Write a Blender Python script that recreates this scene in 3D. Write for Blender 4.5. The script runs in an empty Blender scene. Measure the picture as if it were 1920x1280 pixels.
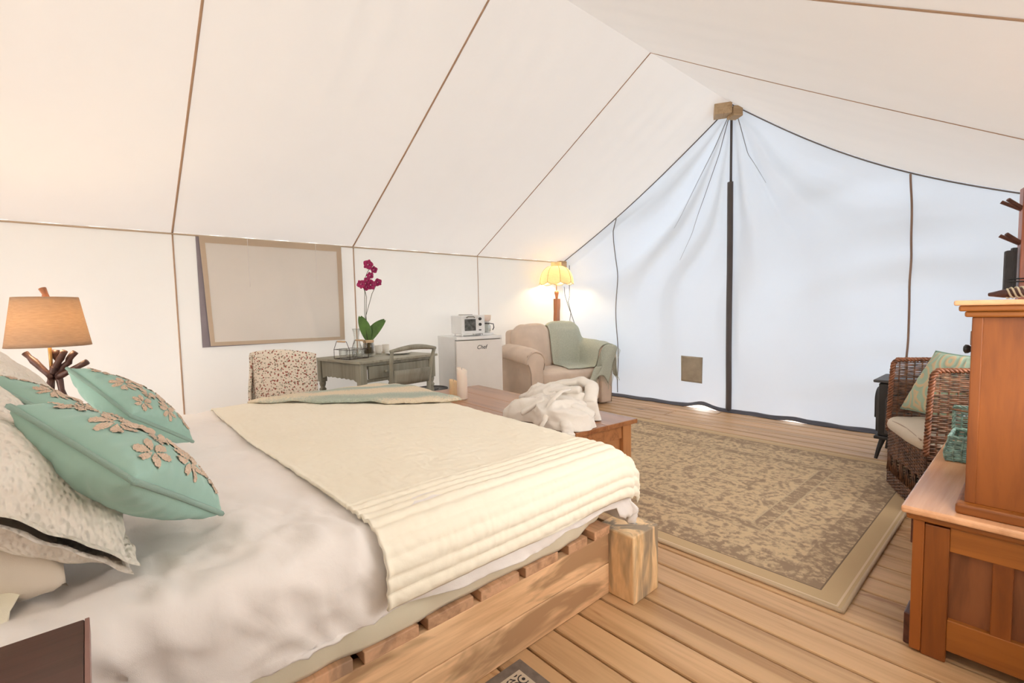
import bpy, bmesh, math, random
from math import sin, cos, pi, radians, atan2, sqrt, exp
from mathutils import Vector, Matrix, noise

scn = bpy.context.scene
col = scn.collection
random.seed(7)

# ------------------------------------------------------------------ camera
cd = bpy.data.cameras.new('camera')
cam = bpy.data.objects.new('camera', cd)
col.objects.link(cam)
_f = Vector((-0.74379819, 0.66509285, -0.06645114))
_r = Vector((0.66744901, 0.7443688, -0.02066179))
_u = Vector((-0.03572215, 0.05972095, 0.99757573))
m3 = Matrix((_r, _u, -_f)).transposed()
cam.matrix_world = Matrix.Translation((4.7415, 0, 1.18)) @ m3.to_4x4()
cd.sensor_width = 36.0
cd.lens = 36.0 * 891.89 / 1920.0
cd.clip_start = 0.02
scn.camera = cam

# ------------------------------------------------------------------ light
w = bpy.data.worlds.new('world')
scn.world = w
w.use_nodes = True
bg = w.node_tree.nodes['Background']
bg.inputs[0].default_value = (1.0, 0.972, 0.935, 1)
bg.inputs[1].default_value = 3.6
sd = bpy.data.lights.new('sun', 'SUN')
sd.energy = 6.5
sd.angle = radians(14)
sd.color = (1.0, 0.97, 0.93)
so = bpy.data.objects.new('sun', sd)
col.objects.link(so)
so.rotation_euler = Vector((0.52, -0.62, -0.58)).to_track_quat('-Z', 'Y').to_euler()
vs = scn.view_settings
vs.view_transform = 'Standard'
vs.look = 'None'
vs.gamma = 1.0
vs.use_curve_mapping = False
vs.exposure = 1.16

# ------------------------------------------------------------------ helpers
def N(p, s=1.0, o=0.0):
    return noise.noise(Vector((p[0] * s + o, p[1] * s + o * .7, p[2] * s - o)))

class NT:
    """small node-tree helper"""
    def __init__(s, name):
        s.m = bpy.data.materials.new(name)
        s.m.use_nodes = True
        s.t = s.m.node_tree
        s.n = s.t.nodes
        s.b = s.n['Principled BSDF']
        s.out = s.n['Material Output']
    def node(s, typ, **kw):
        n = s.n.new(typ)
        for k, v in kw.items():
            setattr(n, k, v)
        return n
    def L(s, a, b):
        s.t.links.new(a, b)
    def coord(s, scale=(1, 1, 1), rnd=False, kind='Object'):
        tc = s.node('ShaderNodeTexCoord')
        mp = s.node('ShaderNodeMapping')
        mp.inputs['Scale'].default_value = scale
        s.L(tc.outputs[kind], mp.inputs['Vector'])
        if rnd:
            oi = s.node('ShaderNodeObjectInfo')
            mu = s.node('ShaderNodeMath', operation='MULTIPLY')
            mu.inputs[1].default_value = 37.0
            s.L(oi.outputs['Random'], mu.inputs[0])
            ad = s.node('ShaderNodeVectorMath', operation='ADD')
            s.L(mp.outputs[0], ad.inputs[0])
            s.L(mu.outputs[0], ad.inputs[1])
            s.rand = oi.outputs['Random']
            return ad.outputs[0]
        return mp.outputs[0]
    def noise(s, vec, scale, detail=4, rough=.55, dist=0):
        n = s.node('ShaderNodeTexNoise')
        n.inputs['Scale'].default_value = scale
        n.inputs['Detail'].default_value = detail
        n.inputs['Roughness'].default_value = rough
        n.inputs['Distortion'].default_value = dist
        s.L(vec, n.inputs['Vector'])
        return n.outputs['Fac']
    def ramp(s, fac, stops):
        r = s.node('ShaderNodeValToRGB')
        e = r.color_ramp.elements
        while len(e) < len(stops):
            e.new(0.5)
        for i, (p, c) in enumerate(stops):
            e[i].position = p
            e[i].color = (*c, 1) if len(c) == 3 else c
        s.L(fac, r.inputs[0])
        return r.outputs[0]
    def mix(s, fac, a, b, mode='MIX'):
        n = s.node('ShaderNodeMix', data_type='RGBA', blend_type=mode)
        for i, v in ((0, fac), (6, a), (7, b)):
            if isinstance(v, (int, float)):
                n.inputs[i].default_value = v
            elif isinstance(v, tuple):
                n.inputs[i].default_value = (*v, 1)
            else:
                s.L(v, n.inputs[i])
        return n.outputs[2]
    def math(s, op, a, b=None, clamp=False):
        n = s.node('ShaderNodeMath', operation=op)
        n.use_clamp = clamp
        for i, v in enumerate((a, b)):
            if v is None:
                continue
            if isinstance(v, (int, float)):
                n.inputs[i].default_value = v
            else:
                s.L(v, n.inputs[i])
        return n.outputs[0]
    def bump(s, h, strength, dist=.01):
        b = s.node('ShaderNodeBump')
        b.inputs['Strength'].default_value = strength
        b.inputs['Distance'].default_value = dist
        s.L(h, b.inputs['Height'])
        s.L(b.outputs[0], s.b.inputs['Normal'])
        return b.outputs[0]
    def base(s, c, rough=.5, metal=0):
        if isinstance(c, tuple):
            s.b.inputs['Base Color'].default_value = (*c, 1)
        else:
            s.L(c, s.b.inputs['Base Color'])
        s.b.inputs['Roughness'].default_value = rough
        s.b.inputs['Metallic'].default_value = metal

def plain(name, c, rough=.5, metal=0, var=.08, scale=8, bump=0, bscale=60):
    t = NT(name)
    v = t.coord()
    n = t.noise(v, scale)
    d = tuple(x * (1 - var * 2.2) for x in c)
    l = tuple(min(1, x * (1 + var)) for x in c)
    t.base(t.ramp(n, [(.3, d), (.7, l)]), rough, metal)
    if bump:
        t.bump(t.noise(v, bscale, 3), bump, .004)
    return t.m

def fabric(name, c, weave=400, bump=.25, var=.05, rough=.95, c2=None, wr=0, wrs=6):
    t = NT(name)
    v = t.coord()
    n = t.noise(v, 5, 5)
    a = tuple(x * (1 - var * 2) for x in c)
    t.base(t.ramp(n, [(.3, a), (.7, c2 or c)]), rough)
    wv = t.noise(v, weave, 2)
    h = wv
    if wr:
        h = t.math('ADD', t.math('MULTIPLY', wv, .15), t.math('MULTIPLY', t.noise(v, wrs, 4, .6, .6), wr))
    t.bump(h, bump, .006)
    t.b.inputs['Sheen Weight'].default_value = .15
    return t.m

def wood(name, c1, c2, axis=0, grain=14, rough=.5, knots=0, stain=None, coat=0, rvar=.25, stretch=.06, ss=4.5, st=(.50, .68)):
    t = NT(name)
    sc = [1, 1, 1]
    sc[axis] = stretch
    v = t.coord(tuple(sc), rnd=True)
    n1 = t.noise(v, grain, 6, .6, 1.2)
    n2 = t.noise(v, grain * 7, 3, .6, .2)
    f = t.math('ADD', t.math('MULTIPLY', n1, .75), t.math('MULTIPLY', n2, .25))
    c = t.ramp(f, [(.36, c2), (.52, c1), (.7, tuple(min(1, x * 1.15) for x in c1))])
    if stain:
        v2 = t.coord(tuple(.25 if i == axis else 1 for i in range(3)), rnd=True)
        sn = t.noise(v2, ss, 4, .6, .8)
        c = t.mix(t.ramp(sn, [(st[0], (0, 0, 0)), (st[1], (1, 1, 1))]), c, stain)
    if knots:
        v3 = t.coord(tuple(.55 if i == axis else 1.6 for i in range(3)), rnd=True)
        vo = t.node('ShaderNodeTexVoronoi')
        vo.inputs['Scale'].default_value = knots
        t.L(v3, vo.inputs['Vector'])
        c = t.mix(t.ramp(vo.outputs['Distance'], [(.0, (1, 1, 1)), (.045, (.85, .85, .85)), (.10, (0, 0, 0))]), c, tuple(x * .35 for x in c2))
    br = t.math('ADD', t.math('MULTIPLY', t.rand, rvar), 1 - rvar * .6)
    c = t.mix(1.0, c, br, 'MULTIPLY')
    t.base(c, rough)
    t.b.inputs['Coat Weight'].default_value = coat
    t.b.inputs['Coat Roughness'].default_value = .25
    t.bump(f, .18, .004)
    return t.m

def canvas(name, c, trans, tc=None, fold=.3):
    t = NT(name)
    v = t.coord()
    n = t.noise(v, 1.3, 5)
    cc = t.ramp(n, [(.3, tuple(x * .96 for x in c)), (.7, c)])
    wv = t.noise(v, 900, 1)
    h = t.math('ADD', t.math('MULTIPLY', wv, .03), t.math('MULTIPLY', t.noise(v, 2.2, 4, .55, .4), fold))
    b = t.node('ShaderNodeBump')
    b.inputs['Strength'].default_value = .35
    b.inputs['Distance'].default_value = .03
    t.L(h, b.inputs['Height'])
    d = t.node('ShaderNodeBsdfDiffuse')
    tr = t.node('ShaderNodeBsdfTranslucent')
    mx = t.node('ShaderNodeMixShader')
    t.L(cc, d.inputs[0])
    if tc:
        tr.inputs[0].default_value = (*tc, 1)
    else:
        t.L(cc, tr.inputs[0])
    t.L(b.outputs[0], d.inputs['Normal'])
    t.L(b.outputs[0], tr.inputs['Normal'])
    mx.inputs[0].default_value = trans
    t.L(d.outputs[0], mx.inputs[1])
    t.L(tr.outputs[0], mx.inputs[2])
    t.L(mx.outputs[0], t.out.inputs[0])
    return t.m

def glass(name):
    t = NT(name)
    tr = t.node('ShaderNodeBsdfTransparent')
    tr.inputs[0].default_value = (.95, .96, .95, 1)
    gl = t.node('ShaderNodeBsdfGlossy')
    gl.inputs['Roughness'].default_value = .04
    fr = t.node('ShaderNodeLayerWeight')
    fr.inputs[0].default_value = .25
    mx = t.node('ShaderNodeMixShader')
    t.L(fr.outputs['Facing'], mx.inputs[0])
    t.L(tr.outputs[0], mx.inputs[1])
    t.L(gl.outputs[0], mx.inputs[2])
    t.L(mx.outputs[0], t.out.inputs[0])
    return t.m

def emis(name, c, s):
    t = NT(name)
    t.base(c, .5)
    t.b.inputs['Emission Color'].default_value = (*c, 1)
    t.b.inputs['Emission Strength'].default_value = s
    return t.m

# ---- mesh builder
class MB:
    def __init__(s):
        s.v = []
        s.f = []
    def add(s, vs, fs):
        o = len(s.v)
        s.v += [tuple(p) for p in vs]
        s.f += [tuple(i + o for i in q) for q in fs]
        return s
    def box(s, c, d, rz=0, M=None):
        x, y, z = (k / 2 for k in d)
        vs = [Vector((i * x, j * y, k * z)) for i in (-1, 1) for j in (-1, 1) for k in (-1, 1)]
        R = Matrix.Rotation(rz, 3, 'Z') if M is None else M
        vs = [R @ p + Vector(c) for p in vs]
        return s.add(vs, [(0, 1, 3, 2), (4, 6, 7, 5), (0, 4, 5, 1), (2, 3, 7, 6), (0, 2, 6, 4), (1, 5, 7, 3)])
    def tube(s, path, r, n=8, flat=1.0, up=None, closed=False, cap=True):
        path = [Vector(p) for p in path]
        L = len(path)
        rs = r if isinstance(r, (list, tuple)) else [r] * L
        vs, fs = [], []
        prev = None
        for i, p in enumerate(path):
            if closed:
                t = path[(i + 1) % L] - path[i - 1]
            else:
                t = path[min(i + 1, L - 1)] - path[max(i - 1, 0)]
            if t.length < 1e-9:
                t = Vector((0, 0, 1))
            t.normalize()
            if up is not None:
                a = Vector(up) - t * t.dot(Vector(up))
            elif prev is not None:
                a = prev - t * t.dot(prev)
            else:
                a = t.orthogonal()
            if a.length < 1e-6:
                a = t.orthogonal()
            a.normalize()
            prev = a
            b = t.cross(a)
            for k in range(n):
                an = 2 * pi * k / n
                vs.append(p + a * cos(an) * rs[i] * flat + b * sin(an) * rs[i])
        for i in range(L if closed else L - 1):
            for k in range(n):
                j = (i + 1) % L
                fs.append((i * n + k, i * n + (k + 1) % n, j * n + (k + 1) % n, j * n + k))
        if cap and not closed:
            fs.append(tuple(range(n - 1, -1, -1)))
            fs.append(tuple((L - 1) * n + k for k in range(n)))
        return s.add(vs, fs)
    def lathe(s, prof, c=(0, 0, 0), n=24, squash=(1, 1)):
        vs, fs = [], []
        for r, z in prof:
            for k in range(n):
                a = 2 * pi * k / n
                vs.append((c[0] + r * cos(a) * squash[0], c[1] + r * sin(a) * squash[1], c[2] + z))
        for i in range(len(prof) - 1):
            for k in range(n):
                fs.append((i * n + k, i * n + (k + 1) % n, (i + 1) * n + (k + 1) % n, (i + 1) * n + k))
        if prof[0][0] > 1e-4:
            fs.append(tuple(range(n - 1, -1, -1)))
        if prof[-1][0] > 1e-4:
            fs.append(tuple((len(prof) - 1) * n + k for k in range(n)))
        return s.add(vs, fs)
    def grid(s, fn, nu, nv, closeu=False):
        vs = [fn(i / (nu if closeu else nu - 1), j / (nv - 1)) for i in range(nu) for j in range(nv)]
        fs = []
        for i in range(nu if closeu else nu - 1):
            for j in range(nv - 1):
                a = (i + 1) % nu
                fs.append((i * nv + j, a * nv + j, a * nv + j + 1, i * nv + j + 1))
        return s.add(vs, fs)
    def prism(s, poly, a, b, axis=2):
        """poly: 2-D outline in the two other axes, extruded from a to b along axis"""
        def pt(p, h):
            q = [p[0], p[1]]
            q.insert(axis, h)
            return q
        n = len(poly)
        vs = [pt(p, a) for p in poly] + [pt(p, b) for p in poly]
        fs = [(i, (i + 1) % n, n + (i + 1) % n, n + i) for i in range(n)]
        fs += [tuple(range(n - 1, -1, -1)), tuple(range(n, 2 * n))]
        return s.add(vs, fs)
    def build(s, name, mat, parent=None, smooth=False, bevel=0, seg=2, solid=0, sub=0, loc=None, rz=0):
        me = bpy.data.meshes.new(name)
        me.from_pydata(s.v, [], s.f)
        bm = bmesh.new()
        bm.from_mesh(me)
        bmesh.ops.remove_doubles(bm, verts=bm.verts, dist=1e-5)
        bmesh.ops.recalc_face_normals(bm, faces=bm.faces)
        if bevel:
            ed = [e for e in bm.edges if len(e.link_faces) == 2 and e.calc_face_angle(0) > .6]
            bmesh.ops.bevel(bm, geom=ed, offset=bevel, segments=seg, profile=.5, affect='EDGES', clamp_overlap=True)
        bm.to_mesh(me)
        bm.free()
        me.materials.append(mat)
        if smooth:
            for p in me.polygons:
                p.use_smooth = True
        o = bpy.data.objects.new(name, me)
        col.objects.link(o)
        if parent:
            o.parent = parent
        if loc is not None:
            o.location = loc
        o.rotation_euler.z = rz
        if solid:
            md = o.modifiers.new('solid', 'SOLIDIFY')
            md.thickness = solid
            md.offset = 0
        if sub:
            md = o.modifiers.new('sub', 'SUBSURF')
            md.levels = md.render_levels = sub
        return o

def empty(name, loc=(0, 0, 0), rz=0):
    o = bpy.data.objects.new(name, None)
    col.objects.link(o)
    o.location = loc
    o.rotation_euler.z = rz
    o.empty_display_size = .1
    return o

def tag(o, label, cat, group=None):
    o['label'] = label
    o['category'] = cat
    if group:
        o['group'] = group
    return o

def thing(name, label, cat, loc=(0, 0, 0), rz=0, group=None):
    return tag(empty(name, loc, rz), label, cat, group)

def struct(o):
    o['kind'] = 'structure'
    return o

def box(name, c, d, mat, parent=None, bevel=.004, rz=0, local=True, **k):
    """box part whose own origin sits at its centre, so that wood grain follows it"""
    return MB().box((0, 0, 0), d).build(name, mat, parent, bevel=bevel, loc=c, rz=rz, **k)

def copy_tree(o, parent=None):
    c = o.copy()
    col.objects.link(c)
    c.parent = parent
    for ch in [x for x in bpy.data.objects if x.parent is o]:
        copy_tree(ch, c)
    return c

# ------------------------------------------------------------------ materials
CREAM = (.86, .80, .71)
M = {}
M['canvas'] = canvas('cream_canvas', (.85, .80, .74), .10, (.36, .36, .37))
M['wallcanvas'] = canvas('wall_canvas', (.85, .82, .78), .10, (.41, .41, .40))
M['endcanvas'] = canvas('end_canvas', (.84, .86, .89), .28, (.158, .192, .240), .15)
M['flap'] = canvas('flap_canvas', (.92, .86, .79), .10, (.95, .85, .75))
M['flaphem'] = canvas('flap_hem', (.76, .62, .47), .25, (.74, .58, .42))
M['seam'] = fabric('seam_tape', (.60, .40, .27), 500, .2)
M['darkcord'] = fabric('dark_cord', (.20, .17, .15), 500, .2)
M['zipgrey'] = fabric('zip_flap', (.115, .10, .10), 300, .2)
M['hem'] = fabric('hem_grey', (.10, .10, .12), 300, .2)
M['patch'] = fabric('patch_tan', (.50, .43, .33), 500, .2, .2)
M['brownseam'] = fabric('brown_seam', (.33, .21, .15), 500, .2)
M['plank'] = wood('deck_pine', (.66, .41, .21), (.46, .26, .115), 0, 6, .45, knots=2.3, stain=(.44, .225, .095), coat=.08, rvar=.22, ss=6, st=(.62, .67))
M['under'] = plain('joists', (.06, .04, .025), .9)
M['rail'] = wood('bed_beech', (.92, .60, .34), (.66, .38, .19), 1, 8, .55, knots=1.3, stain=(.46, .27, .14), rvar=.12, ss=6, st=(.50, .62))
M['slat'] = wood('bed_slat', (.70, .41, .24), (.44, .24, .13), 0, 8, .55, stain=(.35, .22, .14), rvar=.3)
M['post'] = wood('bed_post', (.92, .64, .35), (.70, .44, .20), 2, 7, .5, stain=(.36, .27, .18), rvar=.05, stretch=.25, ss=8, st=(.50, .60))
M['chest'] = wood('chest_wood', (.40, .165, .062), (.22, .075, .026), 0, 8, .28, coat=.5, rvar=.15)
M['chestv'] = wood('chest_wood_v', (.46, .20, .075), (.27, .10, .035), 2, 8, .35, coat=.3, rvar=.15)
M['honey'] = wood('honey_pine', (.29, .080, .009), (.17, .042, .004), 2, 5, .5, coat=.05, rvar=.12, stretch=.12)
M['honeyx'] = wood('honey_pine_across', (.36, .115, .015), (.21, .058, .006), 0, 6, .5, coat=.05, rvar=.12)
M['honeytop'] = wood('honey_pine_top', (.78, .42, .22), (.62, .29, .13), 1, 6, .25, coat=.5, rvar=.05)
M['panel'] = wood('brown_panel', (.26, .085, .028), (.14, .042, .014), 2, 5, .4, coat=.25, rvar=.2, stretch=.15)
M['drawer'] = wood('dark_drawer', (.13, .035, .018), (.07, .02, .01), 1, 8, .4, coat=.2)
M['stand'] = wood('red_stand', (.45, .11, .035), (.26, .05, .018), 2, 8, .38, coat=.3)
M['peg'] = wood('dark_peg', (.15, .05, .03), (.08, .025, .015), 0, 8, .4)
M['slab'] = wood('lamp_slab', (.50, .20, .09), (.32, .11, .045), 2, 8, .4)
M['night'] = wood('night_top', (.085, .03, .02), (.05, .018, .012), 1, 10, .4, coat=.08)
M['nightedge'] = plain('night_edge', (.30, .15, .12), .4)
M['sheet'] = fabric('white_sheet', (.92, .86, .81), 700, .35, .02, wr=1.0, wrs=9)
M['fitted'] = fabric('cream_fitted_sheet', (.87, .80, .62), 700, .3, .02, wr=.4)
M['sham'] = fabric('white_sham', (.84, .75, .64), 60, .9, .04, wr=1.2, wrs=38)
M['pillowcase'] = fabric('pillowcase', (.76, .66, .54), 700, .3, .03, wr=.4)
M['teal'] = fabric('teal_cotton', (.38, .59, .50), 500, .3, .07, wr=.5, wrs=10)
M['tealpipe'] = fabric('teal_piping', (.31, .45, .38), 500, .3)
M['embro'] = fabric('peach_embroidery', (.86, .64, .47), 260, .9, .1)
M['taupe'] = fabric('beige_microfibre', (.78, .62, .49), 700, .25, .08, wr=.3)
M['taupe2'] = fabric('beige_welt', (.48, .36, .27), 500, .2)
M['robe'] = fabric('terry', (.86, .80, .72), 240, .9, .03, wr=.6, wrs=12)
M['cushion'] = fabric('seat_cream', (.72, .62, .49), 500, .3, .04)
M['fringe'] = fabric('fringe', (.58, .57, .46), 500, .3)
M['enamel'] = plain('fridge_enamel', (.88, .83, .77), .35, var=.01)
M['enamelw'] = plain('white_plastic', (.88, .87, .85), .35, var=.01)
M['grey'] = plain('gasket_grey', (.35, .33, .30), .6)
M['black'] = plain('black_plastic', (.03, .03, .03), .35)
M['iron'] = plain('cast_iron', (.045, .042, .042), .5, .3, bump=.2)
M['ironlight'] = plain('iron_light', (.09, .085, .085), .5, .4)
M['mica'] = plain('stove_glass', (.16, .13, .11), .15)
M['ovenglass'] = plain('oven_glass', (.12, .12, .11), .2, var=.3, scale=30)
M['sage'] = wood('sage_paint', (.30, .285, .22), (.21, .195, .145), 2, 12, .55, rvar=.1)
M['sagetop'] = wood('sage_top', (.36, .34, .26), (.25, .235, .175), 0, 12, .5, rvar=.05)
M['rush'] = fabric('rush_seat', (.24, .21, .13), 90, .7, .2)
M['wire'] = plain('wire', (.05, .03, .025), .5, .5)
M['grip'] = plain('pale_wood_grip', (.72, .50, .30), .5, var=.15)
M['glass'] = glass('clear_glass')
M['china'] = plain('cream_china', (.80, .76, .68), .3, var=.02)
M['leaf'] = plain('leaf_green', (.09, .20, .035), .4, var=.2)
M['stem'] = plain('stem_green', (.08, .09, .04), .5)
M['petal'] = plain('magenta_petal', (.46, .012, .13), .6, var=.3, scale=60)
M['petalc'] = plain('petal_centre', (.22, .0, .07), .6)
M['moss'] = plain('moss', (.14, .10, .05), .9, bump=.5)
M['branch'] = plain('branch_bronze', (.10, .045, .035), .45, .2, var=.25, scale=20, bump=.6)
M['brass'] = plain('brass', (.45, .27, .10), .35, .8)
M['copper'] = plain('old_brass', (.25, .13, .07), .4, .7)
M['block'] = wood('spruce_block', (.62, .44, .26), (.45, .29, .15), 1, 10, .6)
M['wicker'] = plain('wicker_brown', (.20, .088, .043), .42, var=.4, scale=35)
M['wickerred'] = plain('wicker_braid', (.27, .10, .045), .42, var=.35, scale=35)
M['basketteal'] = plain('wicker_teal', (.27, .43, .37), .55, var=.3, scale=50)
M['wax'] = plain('wax', (.86, .74, .62), .5, var=.02)
M['waxy'] = plain('wax_yellow', (.86, .64, .38), .5, var=.02)
for k in ('wax', 'waxy'):
    b = M[k].node_tree.nodes['Principled BSDF']
    b.inputs['Subsurface Weight'].default_value = .4
    b.inputs['Subsurface Radius'].default_value = (.05, .03, .02)
M['bag'] = fabric('charcoal_felt', (.055, .05, .05), 200, .6)
M['cream_cord'] = plain('cream_cord', (.62, .52, .36), .7)
M['ground'] = plain('ground', (.11, .10, .07), .95, var=.3, scale=.6)
M['bulb'] = emis('bulb', (1.0, .82, .52), 60)

def shade_mat(name, c, tc):
    t = NT(name)
    v = t.coord((1, 1, 8))
    n = t.noise(v, 30, 4)
    cc = t.ramp(n, [(.35, tuple(x * .86 for x in c)), (.65, c)])
    c2 = t.ramp(n, [(.35, tuple(x * .86 for x in tc)), (.65, tc)])
    d = t.node('ShaderNodeBsdfDiffuse')
    tr = t.node('ShaderNodeBsdfTranslucent')
    mx = t.node('ShaderNodeMixShader')
    t.L(cc, d.inputs[0])
    t.L(c2, tr.inputs[0])
    mx.inputs[0].default_value = .5
    t.L(d.outputs[0], mx.inputs[1])
    t.L(tr.outputs[0], mx.inputs[2])
    t.L(mx.outputs[0], t.out.inputs[0])
    return t.m
M['shade'] = shade_mat('linen_shade', (.62, .47, .36), (.50, .37, .24))
M['shade2'] = shade_mat('parchment_shade', (.90, .82, .62), (.97, .86, .62))

def quilt_mat():
    t = NT('cream_quilt')
    v = t.coord()
    vo = t.node('ShaderNodeTexVoronoi')
    vo.feature = 'DISTANCE_TO_EDGE'
    vo.inputs['Scale'].default_value = 9
    t.L(v, vo.inputs['Vector'])
    wv = t.node('ShaderNodeTexWave')
    wv.wave_type = 'RINGS'
    wv.inputs['Scale'].default_value = 9
    wv.inputs['Distortion'].default_value = 9
    wv.inputs['Detail'].default_value = 2
    wv.inputs['Detail Scale'].default_value = 1.2
    t.L(v, wv.inputs['Vector'])
    h = t.math('ADD', t.math('MULTIPLY', wv.outputs['Fac'], .5), t.math('MULTIPLY', t.noise(v, 60, 3), .5))
    t.base(t.ramp(t.noise(v, 3), [(.3, (.92, .84, .68)), (.7, (.94, .87, .72))]), .95)
    t.bump(h, .28, .006)
    return t.m
M['quilt'] = quilt_mat()

def sham_mat():
    t = NT('quilted_sham')
    v = t.coord()
    vo = t.node('ShaderNodeTexVoronoi')
    vo.feature = 'SMOOTH_F1'
    vo.inputs['Scale'].default_value = 70
    t.L(t.coord((1, 1.8, 1)), vo.inputs['Vector'])
    t.base(t.ramp(t.noise(v, 4), [(.3, (.86, .77, .66)), (.7, (.91, .83, .73))]), .95)
    t.bump(t.math('SUBTRACT', 1.0, vo.outputs['Distance']), .8, .012)
    return t.m
M['sham'] = sham_mat()

def floral_mat():
    t = NT('floral_cotton')
    v = t.coord()
    base = (.74, .66, .55)
    vo = t.node('ShaderNodeTexVoronoi')
    vo.inputs['Scale'].default_value = 46
    t.L(v, vo.inputs['Vector'])
    n = t.noise(v, 110, 2)
    d = t.math('ADD', vo.outputs['Distance'], t.math('MULTIPLY', t.math('SUBTRACT', n, .5), .55))
    red = t.ramp(d, [(.27, (1, 1, 1)), (.33, (0, 0, 0))])
    c = t.mix(red, base, (.30, .075, .05))
    vo2 = t.node('ShaderNodeTexVoronoi')
    vo2.inputs['Scale'].default_value = 55
    t.L(t.coord((1.1, .9, 1.2)), vo2.inputs['Vector'])
    d2 = t.math('ADD', vo2.outputs['Distance'], t.math('MULTIPLY', t.math('SUBTRACT', t.noise(v, 150, 2), .5), .7))
    gr = t.ramp(d2, [(.27, (1, 1, 1)), (.33, (0, 0, 0))])
    c = t.mix(gr, c, (.24, .22, .15))
    t.base(c, .95)
    return t.m
M['floral'] = floral_mat()

def stripe_mat():
    t = NT('knit_stripes')
    v = t.coord()
    sp = t.node('ShaderNodeSeparateXYZ')
    t.L(v, sp.inputs[0])
    q = t.math('ADD', t.math('MULTIPLY', sp.outputs[0], .80), t.math('MULTIPLY', sp.outputs[1], -.60))
    q = t.math('ADD', q, t.math('MULTIPLY', t.noise(v, 5), .05))
    s = t.math('SINE', t.math('MULTIPLY', q, 21.0))
    n = t.noise(v, 90, 3)
    s = t.math('ADD', t.math('MULTIPLY', s, .5), n)
    c = t.ramp(s, [(.30, (.82, .70, .52)), (.62, (.60, .60, .49)), (.95, (.46, .52, .43))])
    t.base(c, .95)
    t.bump(n, 1.0, .012)
    return t.m
M['knit'] = stripe_mat()

def throw_mat():
    t = NT('sage_throw')
    v = t.coord()
    n = t.noise(v, 130, 4)
    c = t.ramp(n, [(.3, (.42, .44, .35)), (.7, (.60, .61, .50))])
    t.base(c, .95)
    t.bump(t.noise(v, 400, 2), .4, .004)
    return t.m
M['throw'] = throw_mat()

def rug_mat():
    t = NT('rug_pile')
    tc = t.node('ShaderNodeTexCoord')
    sp = t.node('ShaderNodeSeparateXYZ')
    t.L(tc.outputs['Object'], sp.inputs[0])
    ax = t.math('ABSOLUTE', sp.outputs[0])
    ay = t.math('ABSOLUTE', sp.outputs[1])
    HX, HY = 1.535, 1.115
    dx = t.math('SUBTRACT', HX, ax)
    dy = t.math('SUBTRACT', HY, ay)
    d = t.math('MINIMUM', dx, dy)          # distance from the rug's edge
    cb = t.node('ShaderNodeCombineXYZ')
    t.L(ax, cb.inputs[0]); t.L(ay, cb.inputs[1])
    v = cb.outputs[0]
    n = t.noise(v, 16, 5, .62, .5)
    n2 = t.noise(v, 40, 4, .6, .8)
    vo = t.node('ShaderNodeTexVoronoi')
    vo.inputs['Scale'].default_value = 5.5
    t.L(v, vo.inputs['Vector'])
    ros = t.math('SINE', t.math('MULTIPLY', vo.outputs['Distance'], 30))
    f = t.math('ADD', t.math('MULTIPLY', n, .55), t.math('MULTIPLY', n2, .45))
    f = t.math('ADD', f, t.math('MULTIPLY', ros, .035))
    light = (.66, .49, .29)
    tan = (.56, .41, .25)
    dark = (.34, .235, .15)
    field = t.ramp(f, [(.46, light), (.50, tan), (.54, (.46, .33, .21)), (.60, dark)])
    band = t.ramp(f, [(.36, light), (.44, tan), (.52, dark)])
    # stops along the distance from the edge: plain border, line, dark band, motif band, line, dark, field
    def step(a, b):
        m = t.math('MULTIPLY', t.math('GREATER_THAN', d, a), t.math('LESS_THAN', d, b))
        return m
    c = field
    c = t.mix(step(.0, .095), c, (.60, .43, .24))
    c = t.mix(step(.018, .026), c, (.74, .58, .40))
    c = t.mix(step(.095, .101), c, (.22, .15, .095))
    c = t.mix(step(.101, .23), c, band)
    c = t.mix(step(.455, .465), c, (.55, .42, .26))
    c = t.mix(step(.465, .535), c, band)
    c = t.mix(step(.535, .543), c, (.55, .42, .26))
    t.base(c, .97)
    t.bump(t.noise(tc.outputs['Object'], 350, 2), .5, .004)
    return t.m
M['rug'] = rug_mat()
M['rugedge'] = fabric('rug_binding', (.60, .44, .28), 300, .4)

def mat_mat():
    t = NT('small_rug_pile')
    tc = t.node('ShaderNodeTexCoord')
    sp = t.node('ShaderNodeSeparateXYZ')
    t.L(tc.outputs['Object'], sp.inputs[0])
    ax = t.math('ABSOLUTE', sp.outputs[0]); ay = t.math('ABSOLUTE', sp.outputs[1])
    d = t.math('MINIMUM', t.math('SUBTRACT', .28, ax), t.math('SUBTRACT', .45, ay))
    cb = t.node('ShaderNodeCombineXYZ')
    t.L(ax, cb.inputs[0]); t.L(sp.outputs[1], cb.inputs[1])
    vo = t.node('ShaderNodeTexVoronoi')
    vo.inputs['Scale'].default_value = 26
    t.L(cb.outputs[0], vo.inputs['Vector'])
    ring = t.math('SINE', t.math('MULTIPLY', vo.outputs['Distance'], 26))
    orn = t.mix(t.ramp(ring, [(.3, (0, 0, 0)), (.45, (1, 1, 1))]), (.60, .50, .37), (.035, .028, .03))
    grey = t.ramp(t.noise(tc.outputs['Object'], 40), [(.3, (.16, .125, .10)), (.7, (.22, .175, .14))])
    c = t.mix(t.math('GREATER_THAN', d, .035), grey, (.60, .50, .37))
    c = t.mix(t.math('GREATER_THAN', d, .045), c, orn)
    t.base(c, .97)
    return t.m
M['mat'] = mat_mat()

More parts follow.
